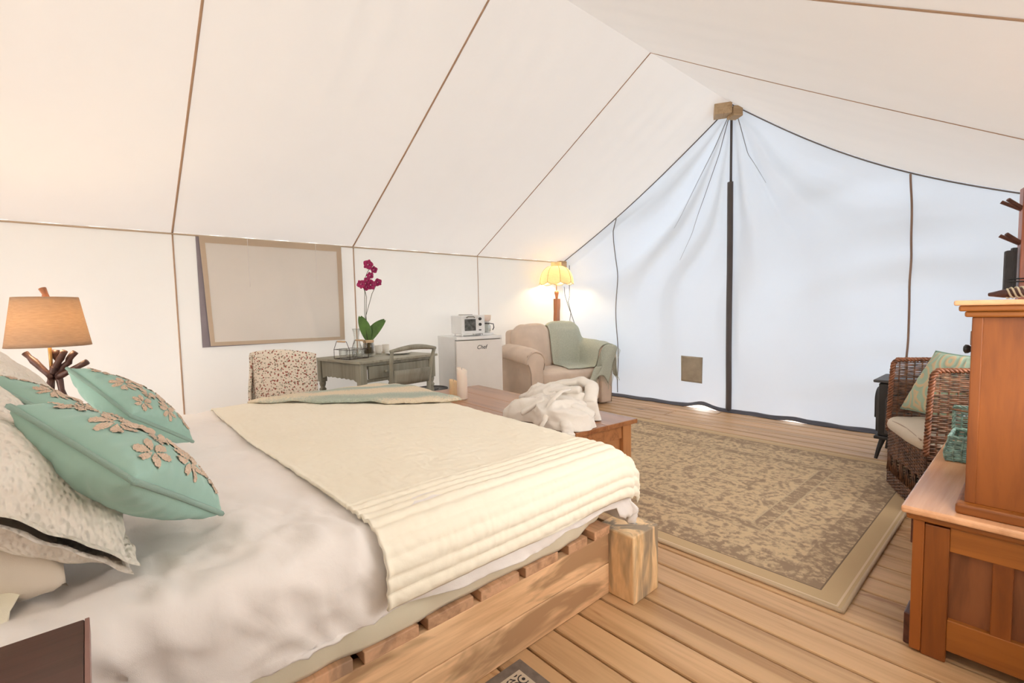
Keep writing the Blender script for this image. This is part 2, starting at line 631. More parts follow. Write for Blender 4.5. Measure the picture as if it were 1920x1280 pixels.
def scroll_mat():
    t = NT('scroll_cushion')
    v = t.coord()
    vo = t.node('ShaderNodeTexVoronoi')
    vo.inputs['Scale'].default_value = 8
    t.L(v, vo.inputs['Vector'])
    s = t.math('SINE', t.math('ADD', t.math('MULTIPLY', vo.outputs['Distance'], 22), t.math('MULTIPLY', t.noise(v, 7), 5)))
    c = t.ramp(s, [(.25, (.40, .52, .40)), (.5, (.64, .50, .31))])
    t.base(c, .95)
    t.bump(s, .3, .004)
    return t.m
M['scroll'] = scroll_mat()

# ------------------------------------------------------------------ setting
W, D, HE, HR, HX = 4.895, 5.271, 1.863, 3.323, 2.4475
Y0 = -2.5
S = [Y0, 0.567, 2.085, 3.688, D]

struct(MB().box((2.4, 3, -.35), (60, 60, .1)).build('ground', M['ground']))
fl = struct(MB().box((W / 2, (Y0 + 5.6) / 2, -.075), (W + .3, 5.6 - Y0, .05)).build('floor', M['under']))
PW = .137
def plank_mesh(L):
    return MB().box((0, 0, 0), (L, PW - .009, .038)).build('plank', M['plank'], fl, bevel=.007, seg=2)
lens = {}
k = 0
y = 1.498 - PW * 29 + PW / 2
while y < 5.6:
    if k % 3 == 0:
        cuts = [(-.12, W + .12)]
    else:
        c = random.choice([1.6, 2.4, 3.1, 2.0, 3.5])
        if y < 2.0:
            c = random.choice([1.2, 2.2, 3.0])
        cuts = [(-.12, c - .002), (c + .002, W + .12)]
    for a, b in cuts:
        L = round(b - a, 3)
        if L not in lens:
            o = plank_mesh(L)
            lens[L] = o
        else:
            o = lens[L].copy()
            col.objects.link(o)
        o.location = ((a + b) / 2, y, -.019 + random.uniform(-.0012, 0))
        o.rotation_euler.z = random.choice([0, pi])
    y += PW
    k += 1

def sagz(t, yy, side):
    # roof cloth hangs a little between ridge and eave, most at the end panel
    e = max(0, (yy - S[3]) / (D - S[3])) ** 1.5
    s = (.06 if side < 0 else .15) * e + .012
    return -s * sin(pi * t)

def roof_pt(side, t, yy):
    """t=0 ridge, 1 eave"""
    x = HX + side * HX * t
    z = HR + (HE - HR) * t + sagz(t, yy, side)
    return x, z

ceil = struct(empty('ceiling'))
for side in (-1, 1):
    for i in range(4):
        a, b = S[i], S[i + 1]
        def fn(u, v, a=a, b=b, side=side):
            yy = a + (b - a) * u
            x, z = roof_pt(side, v, yy)
            bil = .018 * sin(pi * u) * sin(pi * min(1, v * 1.02))
            # gathered folds that run down from the ridge
            rd = .008 * exp(-v * 2.2) * sin(yy * 23 + 3 * N((yy, v, side), 1.5)) * sin(pi * u) ** .5 * (1 - exp(-v * 14))
            return (x, yy, z + bil * .6 + rd)
        MB().grid(fn, 46, 40).build('canvas_panel', M['canvas'], ceil, smooth=True)
    for i in range(1, 4):
        pth = []
        for q in range(30):
            t = q / 29
            x, z = roof_pt(side, t, S[i])
            pth.append((x, S[i], z - .004))
        MB().tube(pth, .008 if i < 3 else .006, 6, flat=.4, up=(side * .5, 0, 1)).build('seam_tape', M['seam'], ceil, smooth=True)

ADDED_OPEN = [(.95, 1.95), (2.25, 3.52)]  # out-of-view right wall openings, added to brighten the furniture
OZ0, OZ1 = .80, 1.62
def wall_side(name, x0, sgn):
    wl = struct(empty(name))
    for i in range(4):
        a, b = S[i], S[i + 1]
        def fn(u, v, a=a, b=b):
            yy = a + (b - a) * u
            z = -.01 + (HE + .01) * v
            bil = -.012 * sin(pi * u) * sin(pi * v) + .008 * sin(pi * v) * N((yy, z * .3, x0), 3.5)
            return (x0 + sgn * bil, yy, z)
        mb = MB().grid(fn, 60, 36)
        if x0 > 1:     # cut the added openings into the unseen right wall
            keep = []
            for q in mb.f:
                cy = sum(mb.v[k][1] for k in q) / 4
                cz = sum(mb.v[k][2] for k in q) / 4
                if not (OZ0 < cz < OZ1 and any(o[0] < cy < o[1] for o in ADDED_OPEN)):
                    keep.append(q)
            mb.f = keep
        mb.build('canvas_panel', M['wallcanvas'], wl, smooth=True)
    for i in range(1, 4):
        MB().tube([(x0 + sgn * .004, S[i], HE * q / 12) for q in range(13)], .0065 if i < 3 else .0045, 6, flat=.5, up=(1, 0, 0)).build('seam_tape', M['seam'], wl, smooth=True)
    # roof edge tape along the eave
    MB().tube([(x0 + sgn * .01, Y0 + (D - Y0) * q / 40, HE - .012) for q in range(41)], .007, 6).build('eave_tape', M['flaphem'], wl, smooth=True)
    return wl
wall_side('wall_left', 0, 1)
wall_side('wall_right', W, -1)
for i, (a, b) in enumerate(ADDED_OPEN):
    wo = struct(empty('window_%d' % (i + 2), (0, 0, 0)))  # hems and rolled flap around an added, unseen opening
    for z in (OZ0, OZ1):
        box('window_hem', (W - .004, (a + b) / 2, z), (.012, b - a + .1, .07), M['flaphem'], wo, .002)
    for yy in (a, b):
        box('window_hem', (W - .004, yy, (OZ0 + OZ1) / 2), (.012, .07, OZ1 - OZ0), M['flaphem'], wo, .002)
    MB().tube([(W - .05, a + (b - a) * q / 10, OZ1 + .03 + .006 * sin(q * 2.)) for q in range(11)], .038, 10).build('added_window_roll', M['flap'], wo, smooth=True)

# near end behind the camera: unseen doorway opening added to let more daylight in
def gable(u, v):
    x = W * u
    t = abs(x - HX) / HX
    zt = HR + (HE - HR) * t
    zb = 1.9 if 1.45 < x < W - 1.45 else -.01
    return (x, Y0, zb + max(0, zt - zb) * v)
wn = struct(MB().grid(gable, 61, 8).build('wall_near', M['wallcanvas']))

# end wall with folds gathered at the peak
def endtop(x):
    t = abs(x - HX) / HX
    return roof_pt(1 if x > HX else -1, t, D)[1]
def rid(q):
    return (abs(sin(q * pi)) ** 1.6)
def endfold(x, z):
    zt = endtop(x)
    dx = x - HX
    dz = 3.27 - z
    r = sqrt(dx * dx + dz * dz) + 1e-6
    ph = atan2(dx, max(dz, .02) + .25 * abs(dx))
    bend = ph * (1 - .10 * r) + .25 * N((x * .7, z * .7, 3), 1)
    side = 1 if dx > 0 else 1.15
    a = .085 * min(1, r / .9) * exp(-max(0, r - 1.5) * .42)
    f = a * (rid(bend * 3.3 * side) * .8 + .45 * N((bend * 9 * side, r * .25, 1.3)))
    # sagging swags that end on the right-hand seam
    s = exp(-abs(x - 3.95) / .55)
    f += .045 * s * N((z * 4.2 + .5 * (x - 3.95) ** 2 * (1 if x > 3.95 else 2.2), x * .35, 7)) * min(1, (zt - z) * 3)
    f += .022 * N((x * 2.2, z * .9, 5), 1)
    edge = min(1, (zt - z) / .18) if z < zt else 0
    cen = min(1, abs(dx) / .10)
    bot = min(1, .25 + z / .3)
    return -f * edge * (.25 + .75 * cen) * bot
def botz(x):
    return .002 + .045 * exp(-((x - 2.15) / .13) ** 2) + .004 * abs(sin(x * 5.1)) + .02 * exp(-((x - 3.1) / .10) ** 2)
def endfn(u, v):
    x = W * u
    z0 = botz(x)
    z = z0 + (endtop(x) - z0) * v
    return (x, D + endfold(x, z), z)
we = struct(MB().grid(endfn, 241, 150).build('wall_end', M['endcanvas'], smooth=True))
def pick(x, z, off=.008):
    return (x, D + endfold(x, z) - off, z)
MB().tube([pick(HX, z, .012) for z in [2.50 + .76 * i / 20 for i in range(21)]], .014, 6, flat=.4, up=(0, 1, 0)).build('zip_tape', M['zipgrey'], we, smooth=True)
def zf(u, v):
    z = .0 + 2.50 * v
    x = HX + .030 * (u - .5) * 2 + .012 * N((0, 0, z), 1.3)
    yy = D + endfold(HX, z) - .022 - .018 * sin(pi * u)
    return (x, yy, z)
MB().grid(zf, 9, 50).build('zip_flap', M['zipgrey'], we, smooth=True, solid=.006)
for xs, zt in ((.97, 2.32), (3.95, 2.40)):
    pts = []
    for i in range(40):
        z = .05 + (endtop(xs) - .07) * i / 39
        x = xs + (.03 * sin((z - .4) * 1.7) if xs > 2 else .008 * sin(z * 2))
        pts.append(pick(x, z, .010))
    MB().tube(pts, .009 if xs > 2 else .006, 6, flat=.6, up=(0, 1, 0)).build('seam_tape', M['brownseam'] if xs > 2 else M['darkcord'], we, smooth=True)
# dark piped edge under the roof cloth and dark ground hem
for a, b in ((0, HX), (HX, W)):
    pts = []
    for i in range(50):
        x = a + (b - a) * i / 49
        pts.append((x, D - .006, endtop(x) - .012))
    MB().tube(pts, .006, 6).build('edge_piping', M['darkcord'], we, smooth=True)
def hemfn(u, v):
    x = W * u
    z0 = botz(x)
    return (x, D + endfold(x, z0) - .015 - .05 * v + .012 * N((x * 6, v, 1)), max(.004, z0 + .028 - .03 * v + .010 * N((x * 5, v * 2, 9))))
MB().grid(hemfn, 150, 5).build('ground_hem', M['hem'], we, smooth=True, solid=.006)
# thin dark tubes drawn as the shade in fold creases below the peak
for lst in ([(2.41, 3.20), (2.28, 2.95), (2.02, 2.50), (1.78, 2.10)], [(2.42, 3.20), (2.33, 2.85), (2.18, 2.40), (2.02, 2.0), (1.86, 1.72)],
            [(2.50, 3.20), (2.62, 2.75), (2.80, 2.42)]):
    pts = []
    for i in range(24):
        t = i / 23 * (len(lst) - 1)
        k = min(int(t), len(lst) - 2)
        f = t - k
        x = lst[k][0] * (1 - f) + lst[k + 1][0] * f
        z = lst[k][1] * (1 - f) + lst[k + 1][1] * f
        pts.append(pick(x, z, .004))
    MB().tube(pts, [.004 * (1 - .7 * i / 23) for i in range(24)], 5).build('crease_shade', M['darkcord'], we, smooth=True)
# tan patch
def patchfn(u, v):
    x = 1.90 + .25 * u
    z = .30 + .30 * v - .01 * u
    return pick(x, z, .010)
MB().grid(patchfn, 12, 12).build('canvas_patch', M['patch'], we, smooth=True, solid=.003)

# pole ends in the peak and in the eave corner
t1 = struct(empty('trim_1', (HX, D - .13, 3.20)))
box('beam_end', (-.035, -.02, .02), (.17, .16, .11), M['block'], t1, .004, rz=.5)
box('beam_brace', (.07, .03, -.02), (.13, .10, .10), M['block'], t1, .004, rz=-.6)
t2 = struct(empty('trim_2', (.075, D - .10, HE - .06)))
box('beam_end', (0, 0, 0), (.08, .12, .12), M['block'], t2, .004)

# window flap on the left wall
wi = struct(empty('window_1', (0, 0, 0)))
yA, yB, zA, zB = .745, 1.948, .925, 1.85
def flapmap(u, v):
    yy = yA + (yB - yA) * u + .035 * (1 - u) ** 6 * (1 - v)
    z = zB + (zA - zB) * (1 - v) if True else 0
    z = zA + (zB - zA) * v - .012 * u * (1 - v)
    x = .022 + .010 * sin(pi * u) * (1 - v) + .010 * N((yy * 3, z * 2.2, 2), 1) + .012 * exp(-u * 12) * (1 - v)
    x += .012 * exp(-((u - .47 - .12 * (1 - v)) / .05) ** 2) * v + .012 * exp(-((u - .62 - .15 * (1 - v)) / .04) ** 2) * (1 - v)
    return (x, yy, z)
MB().grid(lambda u, v: flapmap(u, v), 60, 40).build('flap', M['flap'], wi, smooth=True, solid=.003)
HB = .045
def border(name, u0, u1, v0, v1, nu, nv):
    def fn(u, v):
        p = flapmap(u0 + (u1 - u0) * u, v0 + (v1 - v0) * v)
        return (p[0] + .005 + .0025 * N((p[1] * 25, p[2] * 25, 3)), p[1], p[2])
    MB().grid(fn, nu, nv).build(name, M['flaphem'], wi, smooth=True)
border('flap_hem', 0, 1, .94, 1, 60, 4)
border('flap_hem', 0, 1, 0, .035, 60, 4)
border('flap_hem', 0, .032, 0, 1, 4, 50)
border('flap_hem', .96, 1, 0, 1, 4, 50)
for uu, v1 in ((.30, .55), (.79, .60)):
    MB().tube([(flapmap(uu, 1 - (1 - v1) * q / 10)[0] + .010, yA + (yB - yA) * uu, flapmap(uu, 1 - (1 - v1) * q / 10)[2]) for q in range(11)], .0022, 5).build('tie_cord', M['sheet'], wi, smooth=True)
# mesh screen seen as a grey sliver behind the flap's left edge
MB().box((.010, (yA + yB) / 2 - .012, (zA + zB) / 2 - .005), (.004, yB - yA + .02, zB - zA + .01)).build('mesh_screen', fabric('screen_grey', (.33, .29, .32), 300, .2), wi)

# ------------------------------------------------------------------ rugs
rg = tag(MB().box((0, 0, .005), (3.07, 2.23, .010)).build('area_rug', M['rug'], bevel=.003, loc=(2.735, 3.195, 0)), 'large faded beige area rug with taupe floral pattern and borders', 'rug')
for (a, b) in (((-1.535, -1.115), (1.535, -1.115)), ((-1.535, 1.115), (1.535, 1.115)), ((-1.535, -1.115), (-1.535, 1.115)), ((1.535, -1.115), (1.535, 1.115))):
    MB().tube([(a[0] + (b[0] - a[0]) * i / 12, a[1] + (b[1] - a[1]) * i / 12, .007) for i in range(13)], .008, 6).build('binding', M['rugedge'], rg, smooth=True)
mt = tag(MB().box((0, 0, .004), (.56, .90, .008)).build('small_rug', M['mat'], bevel=.002, loc=(3.885, .572, 0), rz=0), 'small grey-bordered rug with black and cream ornament beside the bed rail', 'rug')

# ------------------------------------------------------------------ bed
BX0, BX1, BY0, BY1 = 1.45, 3.58, -.47, 1.70
bed = thing('bed', 'low platform bed of pale beech boards with thick corner post', 'bed', (2.5, .6, 0))
def L(o, x, y, z):
    return (x - 2.5, y - .6, z)
for x in (BX1 - .02, BX0 + .02):
    box('side_rail', L(0, x, .54, .0655), (.04, 2.02, .127), M['rail'], bed, .003)
    box('side_rail', L(0, x, .54, .1935), (.04, 2.02, .123), M['rail'], bed, .003)
for x in (3.61, 1.46):
    box('corner_post', L(0, x, 1.64, .1385), (.18, .18, .277), M['post'], bed, .006)
box('foot_rail', L(0, 2.53, 1.66, .128), (1.96, .04, .25), M['rail'], bed, .003)
box('head_rail', L(0, 2.51, -.47, .128), (2.10, .04, .25), M['rail'], bed, .003)
sm = None
ys = [1.505, 1.355, 1.16, .965, .77, .575, .38, .185, -.01, -.205, -.40]
for i, yy in enumerate(ys):
    o = box('slat', L(0, (BX0 + BX1) / 2, yy, .273), (BX1 - BX0 + .006, .165 if i > 1 else (.11 if i == 1 else .10), .034), M['slat'], bed, .003)

mat_o = tag(MB().box((0, 0, .13), (2.10, 2.00, .26)).build('mattress', M['fitted'], bevel=.05, seg=4, smooth=True, loc=(2.51, .55, .293)), 'thick mattress in a cream fitted sheet showing along the bed rail', 'mattress')
# wavy lower edge of fitted sheet
def fsfn(u, v):
    yy = -.44 + 1.99 * u
    z = .285 + .20 * v
    x = 3.565 + .028 * sin(pi * min(1, v * 1.1)) + .014 * N((yy * 3.5, z * 3, 4)) + .008 * N((yy * 12, z * 5, 1))
    if u > .93:
        x -= (u - .93) * .6
    return (x - 2.51, yy - .6, z - .293 + .012 * N((yy * 4, 0, 2)) * (1 - v) + .004)
MB().grid(fsfn, 120, 14).build('fitted_sheet_skirt', M['fitted'], mat_o, smooth=True, solid=.003)

TOP = .612
def drape(s, t, x1, x0, y1, r, top, lim_side, lim_foot, off=0):
    """cloth coords: s along x, t along y; returns point; falls past x1 and y1, x0"""
    def roll(d):
        a = d / r
        if a <= 0:
            return d, 0, 0
        if a < pi / 2:
            return r * sin(a), r * (1 - cos(a)), a
        return r, r + (d - r * pi / 2), pi / 2
    ox, zx, ax_ = roll(s - x1)
    x = x1 + ox
    if s < x0:
        o2, z2, a2 = roll(x0 - s)
        x = x0 - o2
        zx = z2
        ax_ = -a2
    oy, zy, ay_ = roll(t - y1)
    y = y1 + oy
    z = top - (zx + zy if min(zx, zy) < .02 else max(zx, zy) + .35 * min(zx, zy))
    n = Vector((sin(ax_), sin(ay_), max(.001, cos(ax_) * cos(ay_)))).normalized()
    return Vector((x, y, z)) + n * off, n

def duvet_fn(u, v):
    s = 1.15 + (3.86 - 1.15) * u
    t = -.50 + (1.86 - -.50) * v
    # hem on the right side is uneven and shorter toward the foot
    yb = 1.51 + .14 * max(0, min(1, (3.5 - s) / 2.0))
    p, n = drape(s, t, 3.555, 1.50, yb, .085, TOP, 0, 0)
    amp = .010 + (.016 if s > 3.5 else 0)
    wv = N((p.x * 2.3, p.y * 2.6, p.z * 2.0), 1.0, 2.0) * 1.2 + .5 * N((p.x * 6, p.y * 5, p.z * 5), 1.0, 5.)
    crease = abs(N((p.x * 3 + p.y * 2, p.y * 5 - p.x * 1.5, p.z * 3), 1.0, 9)) ** .6
    p += n * (wv * amp + (crease - .5) * .010)
    sd_ = max(0, min(1, (s - 3.25) / .4))
    c2 = 1 - abs(noise.noise(Vector((p.x * 5 + p.y * 3, p.y * 7, p.z * 9)))) * 2.4
    c3 = 1 - abs(noise.noise(Vector((p.x * 9, p.y * 15 + p.z * 9, p.z * 6 + 4)))) * 2.4
    p += n * (max(0, c2) ** 2 * .012 + max(0, c3) ** 3 * .013) * (.40 + .60 * sd_) * (1 if t < .55 else .35)
    # pressed by pillows at the head
    p.z += .012 * exp(-((t - .2) / .25) ** 2)
    # bunched corner over the post
    c = exp(-(((s - 3.80) / .12) ** 2 + ((t - 1.74) / .13) ** 2))
    p += Vector((-.01, -.02, -.03)) * c + Vector((.020, .012, 0)) * c * sin(s * 60 + t * 34) + Vector((.03, .02, .0)) * c
    if p.z < .315 and s > 3.5:
        p.z = .315 + .02 * N((p.x * 9, p.y * 9, 0))
    lim = .398 + .008 * sin(t * 4) + .015 * N((t * 6, 0, 0)) if t < 1.53 else .30
    if p.z < lim and s > 3.6 and t < 1.53:
        p.z = lim + (p.z - lim) * .12
    return tuple(p - Vector((2.5, .6, .6)))
tag(MB().grid(duvet_fn, 170, 160).build('duvet', M['sheet'], smooth=True, solid=.006, loc=(2.5, .6, .6)), 'plain white duvet spread over the bed with crumpled hanging side', 'duvet')

def quilt_fn(u, v):
    s = 1.40 + (3.795 - 1.40) * u
    t = .50 + (1.70 + .10 * (1 - u) - .50) * v
    t += (.03 * (1 - v)) * (1 - u) - .015 * (1 - v) * sin(u * 5)
    s += .012 * N((t * 3, 1, 1)) * u
    yb = 1.51 + .14 * max(0, min(1, (3.5 - s) / 2.0))
    p, n = drape(s, t, 3.575, 1.485, yb, .090, TOP, 0, 0, .016)
    wv = N((p.x * 2.3, p.y * 2.6, p.z * 2.0), 1.0, 2.0)
    h = wv * .008
    # channel rows parallel to the hem
    q = 3.795 - s
    if q < .36:
        h += .0085 * abs(sin(q / .0385 * pi)) * (1 + .35 * N((s * 30, t * 34, 2))) - .003
        h += .0022 * N((s * 60, t * 40, 1))
    else:
        h += .0035 * N((p.x * 14, p.y * 14, 0)) + .002 * N((p.x * 40, p.y * 30, 1))
    # same row pattern along head edge is narrow
    q2 = t - .5
    if q2 < .03:
        h += .004 * sin(q2 / .03 * pi)
    p += n * h
    return tuple(p - Vector((2.5, .6, .6)))
qo = tag(MB().grid(quilt_fn, 420, 190).build('quilt', M['quilt'], smooth=True, solid=.008, loc=(2.5, .6, .6)), 'cream quilted coverlet with channel-stitched border across the foot half of the bed', 'quilt')

def knit_fn(u, v):
    # folded corner of a knitted throw
    A = Vector((1.46, .72)); B = Vector((2.32, 1.47)); Cc = Vector((2.42, 1.66)); Dd = Vector((1.49, 1.62))
    p = (A * (1 - u) + B * u) * (1 - v) + (Dd * (1 - u) + Cc * u) * v
    e = .012 * sin(u * 17) * (1 - v)
    p += Vector((e, -e))
    edge = min(u, 1 - u, v, 1 - v)
    z = TOP + .030 + .022 * min(1, edge * 14) ** .5 + .008 * N((p.x * 8, p.y * 8, 1)) + .022 * exp(-((u - .45) / .25) ** 2) * v
    return (p.x - 1.9, p.y - 1.2, z - .62)
tag(MB().grid(knit_fn, 70, 46).build('knitted_throw', M['knit'], smooth=True, solid=.012, loc=(1.9, 1.2, .62)), 'chunky sage and cream striped knitted throw folded on the far foot corner of bed', 'throw')

# ---- pillows
class Pillow:
    def __init__(s, A, B, C, T, pinch=.08, wr=.006, seed=0, up=None, flange=0):
        s.A, s.B, s.C = map(Vector, (A, B, C))
        s.T, s.pinch, s.wr, s.seed, s.fl = T, pinch, wr, seed, flange
        s.U = (s.A - s.B) / 2
        s.V = (s.C - s.B) / 2
        s.O = s.B + s.U + s.V
        s.n = s.U.cross(s.V).normalized()
        if up is not None and s.n.dot(Vector(up)) < 0:
            s.n = -s.n
    def pt(s, u, v, side, off=0):
        k = s.pinch
        uu = u * (1 - k * (1 - v * v) * abs(u) ** 3)
        vv = v * (1 - k * (1 - u * u) * abs(v) ** 3)
        e = max(0, (1 - u * u)) * max(0, (1 - v * v))
        if s.fl:
            a = max(0, 1 - (abs(u) / (1 - s.fl)) ** 2) * max(0, 1 - (abs(v) / (1 - s.fl)) ** 2)
            h = s.T * a ** .42
        else:
            h = s.T * e ** .40
        p = s.O + s.U * uu + s.V * vv
        wrk = s.wr * (N((uu * 3, vv * 3, side + s.seed), 1.0) + .5 * abs(N((uu * 7 + vv * 2, vv * 7, side * 2 + s.seed), 1.0)))
        # gather creases from the seam
        d = min(1 - abs(u), 1 - abs(v))
        wrk += s.wr * .7 * exp(-d * 5) * sin((u if abs(v) > abs(u) else v) * 24 + s.seed) * min(1, d * 12)
        if s.fl and d < s.fl:
            h = .009
            wrk = .010 * N((uu * 5, vv * 5, s.seed)) 
            return p + s.n * (side * h + wrk + off)
        return p + s.n * side * (h + wrk * min(1, d * 10) + off)
    def mesh(s, n=44):
        mb = MB()
        for side in (1, -1):
            mb.grid(lambda u, v: s.pt(u * 2 - 1, v * 2 - 1, side) - s.O, n, n)
        return mb
    def rim(s, n=30):
        pts = []
        for a in range(4):
            for i in range(n):
                q = -1 + 2 * i / n
                u, v = [(q, -1), (1, q), (-q, 1), (-1, -q)][a]
                pts.append(s.pt(u, v, 1) - s.O)
        return pts

def motif(P, mb, cu, cv, R, npet, rot, inner=.32, side=1, lim=.97):
    """a stitched flower: separate raised petals with thread ridges"""
    for k in range(npet):
        a = rot + 2 * pi * k / npet
        def fn(i, j):
            r = inner * R + (1 - inner) * R * j
            w_ = (pi / npet) * .78 * (sin(pi * min(1, j * .85 + .12)) ** .7 + .1) * (1 - .25 * (1 if (k % 2) else 0))
            th = a + (i - .5) * 2 * w_ * (1.1 if j < .6 else 1)
            zz = .0028 + .0012 * sin(j * 40) + .002 * sin(pi * i)
            u = max(-lim, min(lim, cu + r * cos(th)))
            v = max(-lim, min(lim, cv + r * sin(th)))
            return P.pt(u, v, side, zz) - P.O
        mb.grid(fn, 6, 12)

def teal(A, B, C, T, label, seed, up):
    P = Pillow(A, B, C, T, .07, .006, seed, up)
    o = tag(P.mesh(56).build('teal_cushion', M['teal'], smooth=True, loc=P.O), label, 'cushion', 'embroidered teal cushions on the bed')
    MB().tube(P.rim(), .0065, 6, closed=True).build('piping', M['tealpipe'], o, smooth=True)
    mb = MB()
    motif(P, mb, .0, .0, .50, 9, .2, .34)
    for (cu, cv, R, n_, ro) in ((.68, .0, .27, 7, .4), (-.68, .05, .27, 7, 1.1), (.05, .68, .27, 7, .9), (0, -.68, .27, 7, .1),
                                (.68, .66, .24, 6, 1.9), (-.68, .66, .24, 6, .6), (.68, -.66, .24, 6, .3), (-.68, -.66, .24, 6, 1.2),
                                (.38, .40, .12, 5, .3), (-.38, .40, .12, 5, .3), (.38, -.40, .12, 5, .3), (-.38, -.40, .12, 5, .3)):
        motif(P, mb, cu, cv, R, n_, ro, .16)
    mb.build('embroidery', M['embro'], o, smooth=True)['kind'] = 'stuff'
    return o

teal((3.30, -.13, 1.0), (3.60, .05, .87), (3.33, .235, .665), .085, 'teal cushion with peach coral embroidery, nearest the camera', 1, (-.3, 1, .6))
teal((2.37, -.06, 1.0), (2.58, .10, .83), (2.42, .30, .665), .075, 'teal embroidered cushion standing farthest from the camera, by white wall', 2, (-.3, 1, .6))
teal((2.62, -.26, 1.02), (2.90, -.05, .88), (2.85, .12, .70), .070, 'teal embroidered cushion mostly hidden between the other two cushions', 3, (-.3, 1, .6))

def sham(A, B, C, T, label, seed, up=(0, 1, .6), fl=.10):
    P = Pillow(A, B, C, T, .03, .008, seed, up, flange=fl)
    o = tag(P.mesh(60).build('quilted_sham', M['sham'], smooth=True, loc=P.O), label, 'pillow', 'quilted white pillows at the bed head')
    return o
# B = near bottom corner, A = near top corner, C = far bottom corner
sham((3.62, -.33, 1.02), (3.50, .05, .655), (2.90, .02, .68), .10, 'quilted white pillow sham nearest the dark nightstand', 4)
sham((3.02, -.40, 1.10), (2.95, -.10, .70), (2.45, -.10, .70), .10, 'quilted white sham tucked behind the nearest teal cushion', 5)
sham((2.28, -.42, 1.12), (2.38, -.06, .70), (1.70, -.10, .70), .10, 'quilted white sham standing at the far side beneath the bedside lamp', 6)
P = Pillow((3.46, -.46, .88), (3.49, -.055, .66), (2.85, -.12, .66), .12, .12, .010, 8, (0, 1, .6))
tag(P.mesh(40).build('plain_pillow', M['pillowcase'], smooth=True, loc=P.O), 'plain beige-white pillow lying behind and beneath nearest quilted sham', 'pillow')
def foldsheet(u, v):
    x = 3.10 + .42 * u
    y_ = -.38 + .25 * (v * (1 - .5 * u ** 3) + .25 * u ** 3) + .05 * u
    z = TOP + .024 + .022 * abs(sin(v * 7 + u * 2)) + .012 * N((x * 8, y_ * 8, 1)) - .02 * (u > .97)
    return (x - 3.4, y_ + .2, z - .62)
tag(MB().grid(foldsheet, 40, 50).build('folded_sheet', M['fitted'], smooth=True, solid=.008, loc=(3.4, -.2, .62)), 'folded cream sheet edge on the bed above the dark nightstand', 'sheet')

# ------------------------------------------------------------------ nightstands
ns = thing('nightstand', 'dark brown nightstand top in the bottom left foreground', 'nightstand', (3.71, -.03, 0))
box('table_top', (.26, -.25, .675), (.52, .50, .03), M['night'], ns, .003)
box('edge_strip', (.26, .003, .675), (.52, .006, .03), M['nightedge'], ns, .001)
box('cabinet_body', (.27, -.26, .36), (.46, .44, .59), M['night'], ns, .004)
for a, b in ((.05, -.05), (.48, -.05), (.05, -.46), (.48, -.46)):
    box('leg', (a, b, .033), (.04, .04, .066), M['night'], ns, .003)
ns2 = thing('nightstand', 'dark nightstand holding the linen-shaded lamp behind the pillows', 'nightstand', (1.05, -.15, 0))
box('table_top', (0, 0, .645), (.46, .46, .03), M['night'], ns2, .003)
box('cabinet_body', (0, 0, .345), (.42, .42, .56), M['night'], ns2, .004)
for a in (-.18, .18):
    for b in (-.18, .18):
        box('leg', (a, b, .033), (.04, .04, .066), M['night'], ns2, .003)

# bedside lamp
bl = thing('table_lamp', 'lit table lamp with tapered linen shade and dark branch base', 'lamp', (1.1, -.155, .66))
def shadefn(u, v):
    a = 2 * pi * u
    r = .176 + (.134 - .176) * v
    return (r * cos(a), r * sin(a), .375 + .265 * v)
MB().grid(shadefn, 48, 12, closeu=True).build('lamp_shade', M['shade'], bl, smooth=True, solid=.003)
MB().tube([(.176 * cos(2 * pi * k / 48), .176 * sin(2 * pi * k / 48), .375) for k in range(48)], .003, 5, closed=True).build('shade_rim', M['shade'], bl)
MB().tube([(0, 0, .18), (0, 0, .30), (0, 0, .44)], .008, 8).build('stem', M['brass'], bl, smooth=True)
br = [((0, 0, .22), (.05, .06, .345)), ((.02, .0, .20), (-.05, -.10, .34)), ((.0, .03, .22), (.03, .10, .335)), ((-.02, .03, .22), (-.02, .02, .35)),
      ((.03, .02, .20), (.08, .15, .28)), ((0, -.02, .0), (0, .0, .24)), ((.06, .05, .0), (-.01, .02, .26)), ((-.07, -.04, 0), (.02, .01, .26)), ((.05, -.06, 0), (.0, .0, .2))]
for a, b in br:
    a, b = Vector(a), Vector(b)
    pts = [a.lerp(b, i / 6) + Vector((.010 * N((i, a.x * 50, b.y * 50)), .010 * N((a.y * 50, i, 3)), 0)) for i in range(7)]
    MB().tube(pts, [.016 + .005 * N((i * 2., b.x * 30, 0)) for i in range(7)], 8).build('branch', M['branch'], bl, smooth=True)
MB().tube([(0, 0, .60), (.004, .002, .645), (-.004, .0, .66), (-.012, -.01, .69)], [.011, .016, .013, .017], 8).build('finial', M['slab'], bl, smooth=True)
MB().lathe([(0, -.035), (.02, -.03), (.032, 0), (.02, .03), (0, .038)], (0, 0, .50), 16).build('bulb', M['bulb'], bl, smooth=True)
def lamp_light(name, loc, e, r, c):
    ld = bpy.data.lights.new(name, 'POINT')
    ld.energy = e
    ld.shadow_soft_size = r
    ld.color = c
    o = bpy.data.objects.new(name, ld)
    col.objects.link(o)
    o.location = loc
    return o
lamp_light('bedside_lamp_light', (1.1, -.155, 1.16), 1.4, .05, (1, .70, .42))

